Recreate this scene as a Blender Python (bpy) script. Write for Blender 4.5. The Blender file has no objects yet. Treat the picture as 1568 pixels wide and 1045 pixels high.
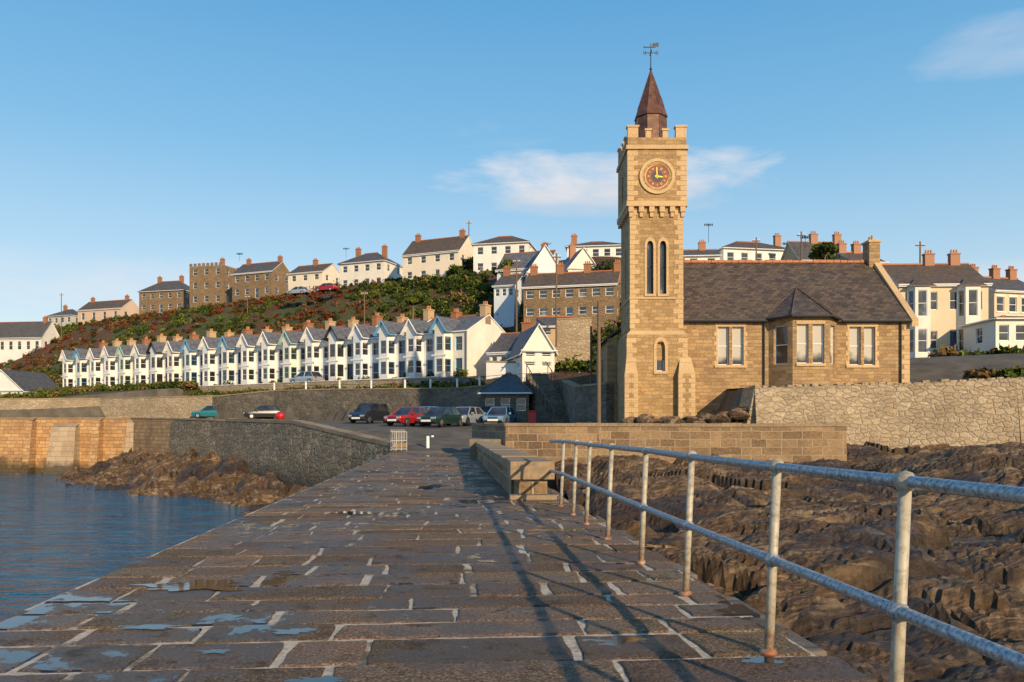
import bpy, math, random, numpy as np
from mathutils import Vector, noise, Matrix
random.seed(7); R=random.Random(11)
F=1250.0; H=1.45
def X(px,Z): return (px-784)/F*Z
def ZZ(py,Z): return H+(655-py)/F*Z
def ss(t):
    t=max(0.0,min(1.0,t)); return t*t*(3-2*t)
scene=bpy.context.scene
# ------------------------------------------------------------------ materials
MATS={}
class NT:
    def __init__(s,m): s.t=m.node_tree; s.t.nodes.clear()
    def n(s,ty,ins=None,**p):
        nd=s.t.nodes.new(ty)
        for k,v in p.items(): setattr(nd,k,v)
        if ins:
            for k,v in ins.items():
                if isinstance(v,bpy.types.NodeSocket): s.t.links.new(v,nd.inputs[k])
                else: nd.inputs[k].default_value=v
        return nd
    def m(s,op,a,b=0.0,c=None,clamp=False):
        i={0:a,1:b}
        if c is not None: i[2]=c
        return s.n('ShaderNodeMath',i,operation=op,use_clamp=clamp).outputs[0]
    def mix(s,f,a,b,bt='MIX'):
        nd=s.n('ShaderNodeMix',None,data_type='RGBA',blend_type=bt)
        for k,v in ((0,f),(6,a),(7,b)):
            if isinstance(v,bpy.types.NodeSocket): s.t.links.new(v,nd.inputs[k])
            else: nd.inputs[k].default_value=v
        return nd.outputs[2]
    def noise(s,vec,scale,detail=4,rough=.55,dist=0):
        return s.n('ShaderNodeTexNoise',{'Vector':vec,'Scale':scale,'Detail':detail,'Roughness':rough,'Distortion':dist})
    def ramp(s,f,stops):
        nd=s.n('ShaderNodeValToRGB',{0:f}); cr=nd.color_ramp
        while len(cr.elements)<len(stops): cr.elements.new(.5)
        for e,(p,c) in zip(cr.elements,stops):
            e.position=p; e.color=c if len(c)==4 else (*c,1)
        return nd.outputs[0]
    def mr(s,v,a,b,c=0.0,d=1.0):
        return s.n('ShaderNodeMapRange',{0:v,1:a,2:b,3:c,4:d}).outputs[0]
def C(c): return (c[0],c[1],c[2],1)
def newmat(name):
    m=bpy.data.materials.new(name); m.use_nodes=True; MATS[name]=m; return m,NT(m)
def finish(t,col,rough=.8,bump=None,bs=.3,bd=.02,metal=0,spec=.5,normal=None):
    b=t.n('ShaderNodeBsdfPrincipled',{'Base Color':col,'Roughness':rough,'Metallic':metal,'Specular IOR Level':spec})
    if bump is not None:
        bn=t.n('ShaderNodeBump',{'Height':bump,'Strength':bs,'Distance':bd}); t.t.links.new(bn.outputs[0],b.inputs['Normal'])
    o=t.n('ShaderNodeOutputMaterial',{'Surface':b.outputs[0]}); return b
def uvm(t): return t.n('ShaderNodeUVMap').outputs[0]
def obj(t): return t.n('ShaderNodeTexCoord').outputs['Object']
def masonry(name,c1,c2,mort,bw=.45,bh=.22,ms=.02,warp=.03,stain=.5,dark=(.05,.045,.04),low=None,lowz=(-3.2,-2.2)):
    m,t=newmat(name); uv=uvm(t)
    nz=t.noise(uv,1.3,2); w=t.n('ShaderNodeVectorMath',{0:nz.outputs['Color'],1:(.5,.5,.5)},operation='SUBTRACT').outputs[0]
    w=t.n('ShaderNodeVectorMath',{0:w,'Scale':warp*3},operation='SCALE').outputs[0]
    v=t.n('ShaderNodeVectorMath',{0:uv,1:w},operation='ADD').outputs[0]
    b=t.n('ShaderNodeTexBrick',{'Vector':v,'Color1':(0,0,0,1),'Color2':(1,1,1,1),'Mortar':(.5,.5,.5,1),'Scale':1.0,'Mortar Size':ms,'Mortar Smooth':.3,'Brick Width':bw,'Row Height':bh,'Bias':0.0},offset=.5,offset_frequency=2,squash=.75,squash_frequency=3)
    base=t.mix(b.outputs['Color'],C(c1),C(c2))
    fine=t.noise(uv,9,4,.7).outputs[0]
    base=t.mix(.4,base,t.ramp(fine,[(.3,tuple(x*.45 for x in c1)),(.7,tuple(min(1,x*1.35) for x in c2))]))
    big=t.noise(uv,.35,4,.65).outputs[0]
    base=t.mix(t.m('MULTIPLY',t.mr(big,.46,.7),stain),base,C(dark))
    col=t.mix(t.m('MULTIPLY',b.outputs['Fac'],.8),base,C(mort))
    if low:
        z=t.n('ShaderNodeSeparateXYZ',{0:t.n('ShaderNodeNewGeometry').outputs['Position']}).outputs[2]
        z=t.m('ADD',z,t.m('MULTIPLY',t.m('SUBTRACT',.5,big),3.0))
        col=t.mix(t.mr(z,lowz[0],lowz[1],.85,0),col,C(low))
    hgt=t.m('SUBTRACT',t.m('MULTIPLY',fine,.6),b.outputs['Fac'])
    finish(t,col,.88,hgt,.8,.035)
def rubble(name,c1,c2,mort,sc=3.0,stain=.5,dark=(.04,.036,.03),low=None,bd=.05):
    m,t=newmat(name); uv=uvm(t)
    v=t.n('ShaderNodeVectorMath',{0:uv,1:(1,1.9,1)},operation='MULTIPLY').outputs[0]
    v=t.n('ShaderNodeVectorMath',{0:v,1:t.n('ShaderNodeVectorMath',{0:t.noise(uv,3,2).outputs['Color'],'Scale':.3},operation='SCALE').outputs[0]},operation='ADD').outputs[0]
    a=t.n('ShaderNodeTexVoronoi',{'Vector':v,'Scale':sc}); e=t.n('ShaderNodeTexVoronoi',{'Vector':v,'Scale':sc},feature='DISTANCE_TO_EDGE')
    g=t.n('ShaderNodeSeparateColor',{0:a.outputs['Color']}).outputs[0]
    base=t.mix(g,C(c1),C(c2)); fine=t.noise(uv,7,4,.7).outputs[0]
    base=t.mix(.4,base,t.ramp(fine,[(.3,tuple(x*.4 for x in c1)),(.7,tuple(min(1,x*1.3) for x in c2))]))
    big=t.noise(uv,.3,5,.68).outputs[0]
    base=t.mix(t.m('MULTIPLY',t.mr(big,.43,.66),stain),base,C(dark))
    mo=t.mr(e.outputs[0],.0,.06,1,0)
    col=t.mix(t.m('MULTIPLY',mo,.7),base,C(mort))
    if low:
        z=t.n('ShaderNodeSeparateXYZ',{0:t.n('ShaderNodeNewGeometry').outputs['Position']}).outputs[2]
        z=t.m('ADD',z,t.m('MULTIPLY',big,3.5))
        col=t.mix(t.mr(z,-1.2,.6,.9,0),col,C(low))
    finish(t,col,.88,t.m('ADD',t.m('MULTIPLY',fine,.5),t.mr(e.outputs[0],0,.12)),.9,bd)
def paint(name,c,var=.12,rough=.7):
    m,t=newmat(name); o=obj(t)
    n1=t.noise(o,.6,4).outputs[0]; n2=t.noise(o,5,3).outputs[0]
    f=t.m('MULTIPLY',t.m('ADD',t.mr(n1,.4,.75),t.mr(n2,.45,.8,0,.5)),var*2)
    col=t.mix(f,C(c),C(tuple(x*.55 for x in c)))
    finish(t,col,rough)
def slate(name,c1,c2,bw=.3,bh=.18,moss=.25):
    m,t=newmat(name); uv=uvm(t)
    b=t.n('ShaderNodeTexBrick',{'Vector':uv,'Color1':(0,0,0,1),'Color2':(1,1,1,1),'Mortar':(0,0,0,1),'Scale':1.0,'Mortar Size':.012,'Brick Width':bw,'Row Height':bh},offset=.5)
    base=t.mix(b.outputs['Color'],C(c1),C(c2))
    n=t.noise(uv,.5,5,.65).outputs[0]; n2=t.noise(uv,6,4,.7).outputs[0]
    base=t.mix(t.m('MULTIPLY',t.mr(n,.45,.7),moss*1.6),base,C((.12,.09,.045)))
    base=t.mix(t.mr(n2,.6,.78,0,.55),base,C(tuple(min(1,x*2.4) for x in c2)))
    col=t.mix(t.m('MULTIPLY',b.outputs['Fac'],.8),base,C(tuple(x*.25 for x in c1)))
    finish(t,col,.6,t.m('SUBTRACT',t.m('MULTIPLY',n2,.4),b.outputs['Fac']),.6,.02)
def plain(name,c,rough=.6,metal=0,var=.2,sc=8,bs=.2):
    m,t=newmat(name); n=t.noise(obj(t),sc,3).outputs[0]
    col=t.mix(t.mr(n,.35,.75,0,var*2),C(c),C(tuple(x*.45 for x in c)))
    finish(t,col,rough,None,0,0,metal)
masonry('tower_stone',(.27,.155,.065),(.54,.355,.16),(.38,.27,.15),.42,.21,.014,.02,.35,(.16,.095,.05))
masonry('hall_stone',(.20,.115,.055),(.50,.33,.16),(.33,.24,.14),.5,.21,.014,.02,.35,(.13,.085,.05))
masonry('quoin_stone',(.54,.36,.18),(.64,.45,.24),(.42,.33,.21),3,3,.005,.0,.25,(.28,.18,.095))
masonry('block_wall',(.10,.06,.035),(.40,.265,.14),(.46,.37,.25),.9,.36,.02,.03,.75,(.085,.052,.035),(.03,.022,.015),(-1.2,0.0))
masonry('coping_stone',(.26,.18,.11),(.38,.28,.17),(.2,.16,.11),2.2,2.2,.01,.02,.6,(.13,.095,.06))
masonry('orange_wall',(.32,.155,.06),(.60,.37,.17),(.20,.14,.09),.9,.42,.03,.07,.6,(.17,.095,.05),(.03,.028,.016))
masonry('pier_side',(.10,.08,.06),(.24,.19,.14),(.08,.07,.05),1.1,.5,.03,.06,.6,(.05,.045,.03),(.02,.02,.012))
masonry('concrete_block',(.38,.27,.16),(.50,.38,.25),(.25,.19,.13),1.3,.6,.02,.04,.7,(.16,.10,.06),(.035,.03,.018))
rubble('dark_rubble',(.085,.072,.055),(.24,.20,.145),(.22,.19,.14),1.7,.55,(.05,.045,.035),(.035,.032,.022))
rubble('quay_rubble',(.12,.09,.06),(.42,.32,.20),(.30,.25,.18),1.3,.6,(.07,.06,.042),(.028,.026,.015),.09)
rubble('pale_rubble',(.30,.22,.135),(.54,.42,.27),(.48,.40,.28),2.2,.5,(.2,.145,.09))
rubble('brown_rubble',(.17,.11,.055),(.36,.24,.13),(.30,.22,.14),2.4,.3,(.10,.065,.04))
paint('white_render',(.82,.79,.73),.16); paint('cream_render',(.80,.70,.54)); paint('pale_blue_render',(.66,.71,.76))
paint('warm_white_render',(.80,.74,.64),.18); paint('beige_render',(.68,.55,.38),.16)
paint('pink_render',(.66,.48,.36)); paint('grey_render',(.55,.52,.46)); paint('sky_blue_paint',(.12,.36,.62),.05)
paint('white_trim',(.8,.8,.78),.04); paint('tan_render',(.52,.36,.20)); paint('green_paint',(.35,.55,.5),.05)
slate('slate_roof',(.07,.065,.063),(.14,.13,.12)); slate('brown_slate',(.085,.06,.04),(.16,.115,.075),.32,.2,.3)
slate('hall_slate',(.052,.038,.027),(.15,.105,.068),.36,.24,.35)
slate('blue_slate',(.10,.105,.12),(.18,.185,.20),.35,.22,.1)
plain('terracotta',(.50,.19,.07)); plain('ridge_tile',(.42,.15,.06)); plain('lead',(.28,.28,.27),.6)
plain('red_brick',(.36,.16,.075)); plain('dark_metal',(.03,.03,.03),.5); plain('gold',(.80,.46,.08),.35,.5)
plain('clock_red',(.22,.045,.022),.5); plain('black_paint',(.02,.02,.022),.5)
plain('wood_pole',(.18,.12,.07),.85); plain('tyre',(.02,.02,.02),.8); plain('chrome',(.6,.6,.6),.25,.9)
plain('bright_red',(.5,.02,.02),.4); plain('concrete',(.30,.24,.16),.9,0,.5,1.5)
plain('asphalt',(.15,.125,.092),.9,0,.5,.8); plain('door_paint',(.05,.09,.14),.4)
def blind():
    m,t=newmat('window_with_blind'); z=t.n('ShaderNodeSeparateXYZ',{0:obj(t)}).outputs[2]
    n=t.noise(obj(t),.9,3).outputs[0]
    f=t.mr(t.m('ADD',z,t.m('MULTIPLY',n,1.6)),6.3,6.75)
    col=t.mix(f,C((.035,.035,.035)),C((.50,.46,.38)))
    finish(t,col,.12,None,spec=.6)
blind()
def spire():
    m,t=newmat('spire_copper')
    n=t.noise(obj(t),3,5).outputs[0]
    col=t.ramp(n,[(.3,(.07,.028,.016)),(.55,(.14,.06,.033)),(.75,(.22,.11,.065))])
    finish(t,col,.5,n,.4,.02,.2)
spire()
def glass():
    m,t=newmat('window_glass'); n=t.noise(obj(t),.8,2).outputs[0]
    col=t.ramp(n,[(.35,(.015,.018,.022)),(.6,(.06,.065,.07)),(.68,(.22,.21,.19))])
    finish(t,col,.06,None,spec=.8)
glass()
def carpaint(name,c):
    m,t=newmat(name); b=finish(t,C(c),.28,None,0,0,.3); b.inputs['Coat Weight'].default_value=.6
for n_,c_ in (('car_silver',(.38,.42,.46)),('car_red',(.42,.02,.02)),('car_dark',(.03,.032,.04)),('car_green',(.02,.05,.04)),('car_blue',(.16,.30,.45)),('car_white',(.65,.66,.66)),('car_teal',(.03,.22,.25))): carpaint(n_,c_)
def galv():
    m,t=newmat('galvanised_steel'); o=obj(t); n=t.noise(o,45,4,.7).outputs[0]; n2=t.noise(o,5,4).outputs[0]
    col=t.mix(t.mr(n,.42,.62),C((.46,.49,.51)),C((.17,.19,.21)))
    col=t.mix(t.mr(n2,.6,.75,0,.6),col,C((.30,.18,.10)))
    finish(t,col,t.mr(n,.3,.7,.35,.6),n,.35,.005,.5)
    m,t=newmat('rail_post_paint'); o=obj(t); n=t.noise(o,14,5,.7).outputs[0]
    z=t.n('ShaderNodeSeparateXYZ',{0:o}).outputs[2]
    col=t.mix(t.mr(n,.46,.62,0,.75),C((.48,.43,.33)),C((.22,.18,.13)))
    rust=t.m('ADD',t.mr(z,.0,.25,.8,-.3),t.m('MULTIPLY',t.m('SUBTRACT',n,.5),2.4),clamp=True)
    col=t.mix(rust,col,C((.28,.10,.035)))
    finish(t,col,.6,n,.5,.008,.15)
galv()
def pierm():
    m,t=newmat('pier_slab'); o=obj(t)
    a=t.n('ShaderNodeAttribute',attribute_name='tint').outputs['Color']
    fine=t.noise(o,46,6,.82).outputs[0]; mid=t.noise(o,3.2,6,.72).outputs[0]; big=t.noise(o,.5,5,.62,.6).outputs[0]
    g=t.n('ShaderNodeTexVoronoi',{'Vector':o,'Scale':60.0}).outputs[0]
    col=t.ramp(fine,[(.36,(.04,.026,.017)),(.46,(.19,.122,.075)),(.55,(.36,.255,.165)),(.64,(.66,.54,.40))])
    col=t.mix(.8,col,a,'MULTIPLY')
    col=t.mix(t.mr(mid,.52,.66,0,.5),col,C((.28,.115,.045)))
    col=t.mix(t.mr(mid,.46,.36,0,.7),col,C((.075,.058,.045)))
    wv=t.m('ADD',big,t.m('MULTIPLY',mid,.42))
    wet=t.mr(wv,.66,.76)
    pud=t.mr(wv,.80,.82)
    col=t.mix(t.m('MULTIPLY',wet,.68),col,C((.030,.019,.013)))
    col=t.mix(t.m('MULTIPLY',pud,.9),col,C((.015,.012,.01)))
    h=t.m('ADD',t.m('MULTIPLY',fine,1.4),t.m('MULTIPLY',mid,2.6)); h=t.m('ADD',h,t.m('MULTIPLY',g,.5))
    rough=t.m('MAXIMUM',t.m('SUBTRACT',t.m('SUBTRACT',.8,t.m('MULTIPLY',wet,.45)),t.m('MULTIPLY',pud,.4)),.04)
    b=t.n('ShaderNodeBsdfPrincipled',{'Base Color':col,'Roughness':rough})
    t.t.links.new(t.m('ADD',.22,t.m('MULTIPLY',wet,.35)),b.inputs['Specular IOR Level'])
    bn=t.n('ShaderNodeBump',{'Height':h,'Strength':t.m('MULTIPLY',t.mr(wet,0,1,1.0,.6),t.mr(pud,0,1,1,.02)),'Distance':.03}); t.t.links.new(bn.outputs[0],b.inputs['Normal'])
    t.n('ShaderNodeOutputMaterial',{'Surface':b.outputs[0]})
    m,t=newmat('pier_mortar'); o=obj(t); n=t.noise(o,20,5,.7).outputs[0]; n2=t.noise(o,1.3,5,.68).outputs[0]
    col=t.mix(t.mr(n,.35,.7),C((.72,.60,.44)),C((.42,.32,.21)))
    col=t.mix(t.mr(n2,.50,.60,0,.88),col,C((.08,.052,.033)))
    finish(t,col,.9,n,.8,.02)
    m,t=newmat('puddle_water'); o=obj(t)
    finish(t,C((.015,.014,.013)),.03,t.noise(o,14,2).outputs[0],.04,.005,0,.9)
pierm()
def rockmat(name,k):
    m,t=newmat(name); o=obj(t)
    v=t.n('ShaderNodeMapping',{'Vector':o,'Rotation':(.25,.35,.5),'Scale':(1,3.5,1.4)}).outputs[0]
    f=t.noise(v,3.5,6,.75).outputs[0]; b=t.noise(o,.22,5,.65).outputs[0]; s=t.noise(v,.6,5,.68,.5).outputs[0]; q=t.noise(o,.5,5,.7).outputs[0]
    col=t.ramp(f,[(.32,(.028*k,.016*k,.009*k)),(.5,(.12*k,.072*k,.036*k)),(.66,(.30*k,.195*k,.105*k))])
    col=t.mix(t.mr(s,.52,.64,0,.75),col,C((.42*k,.28*k,.15*k)))
    col=t.mix(t.mr(q,.56,.66,0,.7),col,C((.15*k,.075*k,.02*k)))
    wet=t.mr(b,.48,.58)
    col=t.mix(t.m('MULTIPLY',wet,.75),col,C((.026*k,.017*k,.011*k)))
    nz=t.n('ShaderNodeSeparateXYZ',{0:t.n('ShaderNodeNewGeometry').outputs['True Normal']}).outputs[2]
    col=t.mix(t.mr(nz,.35,.8,.7,0),col,C((.022*k,.014*k,.009*k)))  # steep faces darker than tops: shade painted into the rock colour
    finish(t,col,t.mr(wet,0,1,.8,.34),t.m('ADD',f,s),.9,.09,0,.35)
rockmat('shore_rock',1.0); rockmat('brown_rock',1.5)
def rest():
    m,t=newmat('water'); o=obj(t)
    v=t.n('ShaderNodeMapping',{'Vector':o,'Rotation':(0,0,.35),'Scale':(.7,1.6,1)}).outputs[0]
    n=t.m('ADD',t.noise(v,1.1,4,.6,.4).outputs[0],t.m('MULTIPLY',t.noise(v,.32,3,.5,.3).outputs[0],1.6))
    cc=t.ramp(t.noise(v,.5,4,.6).outputs[0],[(.35,(.003,.07,.14)),(.65,(.008,.14,.23))])
    finish(t,cc,.06,n,1.0,.55,0,.5)
    m,t=newmat('hill_grass'); o=obj(t)
    f=t.noise(o,2.2,6,.75).outputs[0]; b=t.noise(o,.07,6,.65).outputs[0]
    g=t.ramp(f,[(.3,(.03,.034,.010)),(.6,(.095,.11,.028)),(.8,(.16,.15,.05))])
    r=t.ramp(f,[(.3,(.045,.022,.012)),(.6,(.15,.07,.03)),(.8,(.22,.13,.065))])
    finish(t,t.mix(t.mr(b,.47,.55),g,r),.95,f,1,.4)
    m,t=newmat('foliage'); a=t.n('ShaderNodeAttribute',attribute_name='tint').outputs['Color']
    p=t.n('ShaderNodeBsdfDiffuse',{'Color':a})
    t.n('ShaderNodeOutputMaterial',{'Surface':p.outputs[0]})
rest()
# ------------------------------------------------------------------ mesh builder
def link(o,parent=None):
    scene.collection.objects.link(o)
    if parent: o.parent=parent
    return o
class MB:
    def __init__(s): s.parts={}
    def face(s,pts,part,mat):
        s.parts.setdefault(part,[]).append(([tuple(p) for p in pts],mat))
    def obox(s,o,d,n,u0,u1,a0,a1,z0,z1,part,mat):
        def P(u,a,z): return (o[0]+d[0]*u+n[0]*a,o[1]+d[1]*u+n[1]*a,z)
        c=[P(u,a,z) for z in (z0,z1) for a in (a0,a1) for u in (u0,u1)]
        for q in ((0,2,3,1),(4,5,7,6),(0,1,5,4),(2,6,7,3),(0,4,6,2),(1,3,7,5)): s.face([c[i] for i in q],part,mat)
    def box(s,x0,x1,y0,y1,z0,z1,part,mat): s.obox((0,0),(1,0),(0,1),x0,x1,y0,y1,z0,z1,part,mat)
    def cyl(s,p0,p1,r0,r1,part,mat,n=10,cap=True):
        p0=Vector(p0);p1=Vector(p1);d=(p1-p0).normalized(); a=d.orthogonal().normalized(); b=d.cross(a)
        A=[p0+(a*math.cos(k*2*math.pi/n)+b*math.sin(k*2*math.pi/n))*r0 for k in range(n)]
        B=[p1+(a*math.cos(k*2*math.pi/n)+b*math.sin(k*2*math.pi/n))*r1 for k in range(n)]
        for k in range(n):
            j=(k+1)%n
            if r1>1e-4: s.face([A[k],A[j],B[j],B[k]],part,mat)
            else: s.face([A[k],A[j],p1],part,mat)
        if cap:
            s.face(A[::-1],part,mat)
            if r1>1e-4: s.face(B,part,mat)
    def slab(s,pts,t,part,mat,edge=None):
        pts=[Vector(p) for p in pts]; n=(pts[1]-pts[0]).cross(pts[2]-pts[0]).normalized()
        if n.z<0: pts=pts[::-1]; n=-n
        lo=[p-Vector((0,0,t)) for p in pts]
        s.face(pts,part,mat); s.face(lo[::-1],part,edge or mat)
        for i in range(len(pts)):
            j=(i+1)%len(pts); s.face([lo[i],lo[j],pts[j],pts[i]],part,edge or mat)
    def wall(s,p0,p1,z0,z1,holes,mat,depth=.16,frame='white_trim',gl='window_glass',part='walls',bars=(1,1),lint=None):
        p0=Vector(p0);p1=Vector(p1);L=(p1-p0).length;d=(p1-p0)/L;n=Vector((d.y,-d.x))
        us=sorted({0,L}|{h[0] for h in holes}|{h[1] for h in holes}); vs=sorted({z0,z1}|{h[2] for h in holes}|{h[3] for h in holes})
        def P(u,z,a=0): q=p0+d*u+n*a; return (q.x,q.y,z)
        for i in range(len(us)-1):
            for j in range(len(vs)-1):
                cu=(us[i]+us[i+1])/2; cv=(vs[j]+vs[j+1])/2
                if any(h[0]<cu<h[1] and h[2]<cv<h[3] for h in holes): continue
                s.face([P(us[i],vs[j]),P(us[i+1],vs[j]),P(us[i+1],vs[j+1]),P(us[i],vs[j+1])],part,mat)
        for h in holes:
            u0,u1,v0,v1=h[:4]; g=h[4] if len(h)>4 else gl
            a=-depth
            s.face([P(u0,v0),P(u0,v1),P(u0,v1,a),P(u0,v0,a)],part,mat); s.face([P(u1,v0),P(u1,v0,a),P(u1,v1,a),P(u1,v1)],part,mat)
            s.face([P(u0,v0),P(u0,v0,a),P(u1,v0,a),P(u1,v0)],part,mat); s.face([P(u0,v1),P(u1,v1),P(u1,v1,a),P(u0,v1,a)],part,mat)
            s.face([P(u0,v0,a),P(u1,v0,a),P(u1,v1,a),P(u0,v1,a)],'window_panes' if g!='door_paint' else 'door',g)
            f=.06; o=(p0.x,p0.y); dd=(d.x,d.y); nn=(n.x,n.y)
            if frame:
                s.obox(o,dd,nn,u0,u0+f,a+.003,a+.05,v0,v1,'window_frames',frame); s.obox(o,dd,nn,u1-f,u1,a+.003,a+.05,v0,v1,'window_frames',frame)
                s.obox(o,dd,nn,u0+f,u1-f,a+.003,a+.05,v0,v0+f,'window_frames',frame); s.obox(o,dd,nn,u0+f,u1-f,a+.003,a+.05,v1-f,v1,'window_frames',frame)
                for k in range(bars[0]):
                    zc=v0+(v1-v0)*(k+1)/(bars[0]+1); s.obox(o,dd,nn,u0+f,u1-f,a+.003,a+.045,zc-.025,zc+.025,'window_frames',frame)
            if lint:
                s.obox(o,dd,nn,u0-.1,u1+.1,.002,.04,v1,v1+.2,'lintels',lint); s.obox(o,dd,nn,u0-.1,u1+.1,.002,.08,v0-.12,v0,'sills',lint)
    def build(s,name,loc=(0,0,0),rot=0,bevel=0,join=False,smooth=False):
        items=s.parts.items()
        if join or len(s.parts)==1:
            allf=[f for k,v in items for f in v]; return mesh_obj(name,allf,loc,rot,None,bevel,smooth)
        e=bpy.data.objects.new(name,None); e.location=loc; e.rotation_euler=(0,0,rot); e.empty_display_size=.5; link(e)
        for k,v in items: mesh_obj(k,v,(0,0,0),0,e,bevel,smooth)
        return e
def mesh_obj(name,fs,loc=(0,0,0),rot=0,parent=None,bevel=0,smooth=False):
    vid={};verts=[];faces=[];mi=[];mats=[]
    for pts,m in fs:
        idx=[]
        for p in pts:
            k=(round(p[0],4),round(p[1],4),round(p[2],4))
            if k not in vid: vid[k]=len(verts); verts.append(p)
            idx.append(vid[k])
        if len(set(idx))<3: continue
        if len(set(idx))<len(idx):
            q=[]; [q.append(i) for i in idx if i not in q]; idx=q
        if m not in mats: mats.append(m)
        faces.append(idx); mi.append(mats.index(m))
    me=bpy.data.meshes.new(name); me.from_pydata([tuple(v) for v in verts],[],faces)
    for m in mats: me.materials.append(MATS[m])
    me.polygons.foreach_set('material_index',mi)
    uvl=me.uv_layers.new(name='UVMap'); up=Vector((0,0,1))
    for p in me.polygons:
        n=p.normal
        if abs(n.z)>.97 or n.length<.1: t=Vector((1,0,0));b=Vector((0,1,0))
        else: t=up.cross(n).normalized(); b=n.cross(t)
        for li in p.loop_indices:
            co=me.vertices[me.loops[li].vertex_index].co; uvl.data[li].uv=(co.dot(t),co.dot(b))
    if smooth: me.polygons.foreach_set('use_smooth',[True]*len(me.polygons))
    me.update()
    o=bpy.data.objects.new(name,me); o.location=loc; o.rotation_euler=(0,0,rot); link(o,parent)
    if bevel:
        md=o.modifiers.new('bevel','BEVEL'); md.width=bevel; md.segments=2; md.limit_method='ANGLE'
    return o
def grid_obj(name,V,nx,ny,mat,keep=None,smooth=True):
    V=np.asarray(V,dtype=np.float32); i,j=np.meshgrid(np.arange(nx-1),np.arange(ny-1),indexing='ij')
    a=(i*ny+j).ravel(); q=np.stack([a,a+ny,a+ny+1,a+1],1)
    if keep is not None: q=q[keep]
    me=bpy.data.meshes.new(name); me.from_pydata(V.tolist(),[],q.tolist()); me.materials.append(MATS[mat])
    if smooth: me.polygons.foreach_set('use_smooth',[True]*len(q))
    me.update(); o=bpy.data.objects.new(name,me); link(o); return o
# ------------------------------------------------------------------ terrain
nx_,ny_=.559,.829
def S(x,y): return nx_*x+ny_*y-65.5
PL=[(-400,97),(-45.3,97),(-26.3,75),(-7.1,49),(-2.0,47)]
def shore(x):
    if x>=-7.1: return 46.5 if x<3 else 39
    for (x0,y0),(x1,y1) in zip(PL,PL[1:]):
        if x0<=x<=x1: return y0+(y1-y0)*(x-x0)/(x1-x0)
    return 97
def T(x,y):
    s=S(x,y)
    if y<shore(x)+.35: return -7.0
    att=1-.7*ss((x-10)/50)
    hill=22.5*ss((s-10)/42)*att
    hill+= .5*noise.noise(Vector((x*.08,y*.08,0)))*ss((s-8)/10)*2
    if x<=12.6:
        if x<-30 and y>98.9: z=4.7+1.8*ss((s+19)/17)
        elif s>-6.4: z=4.6+1.9*ss((s+6.4)/5)
        else:
            z=1.5+.03*(y-60) if y>60 else 1.5*ss((y-47)/13)
            if x>2.5: z=max(z,1.3)
            if y>96: z=2.55
    else:
        if y<45: return .2
        z=3.6+2.9*ss((s+12)/12)
    return z+hill
xs=np.concatenate([np.linspace(-900,-130,12),np.arange(-118,95,1.1),np.linspace(100,900,12)])
ys=np.concatenate([[36,38.0],np.arange(39,210,1.1),np.linspace(215,1500,14)])
V=[(x,y,T(x,y)) for x in xs for y in ys]
i,j=np.meshgrid(np.arange(len(xs)-1),np.arange(len(ys)-1),indexing='ij')
cx=((xs[i]+xs[i+1])/2).ravel(); cy=((ys[j]+ys[j+1])/2).ravel(); cs=nx_*cx+ny_*cy-65.5
road=((cs<-6.0)&(cx<12.6)&(cy>40)&~((cx<-30)&(cy>100.2)))|((cx>24)&(cs<4)&(cy>45)&(cx<60))|((cs>-3.2)&(cs<-0.3)&(cx>-75)&(cx<0))
grid_obj('ground',V,len(xs),len(ys),'hill_grass',~road)
grid_obj('quay_road',V,len(xs),len(ys),'asphalt',road)
# sea
me=bpy.data.meshes.new('sea'); me.from_pydata([(-3000,-3000,-4),(3000,-3000,-4),(3000,3000,-4),(-3000,3000,-4)],[],[(0,1,2,3)]); me.materials.append(MATS['water']); link(bpy.data.objects.new('sea',me))
me=bpy.data.meshes.new('seabed'); me.from_pydata([(-3000,-3000,-9),(3000,-3000,-9),(3000,3000,-9),(-3000,3000,-9)],[],[(0,1,2,3)]); me.materials.append(MATS['shore_rock']); link(bpy.data.objects.new('seabed',me))
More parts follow.
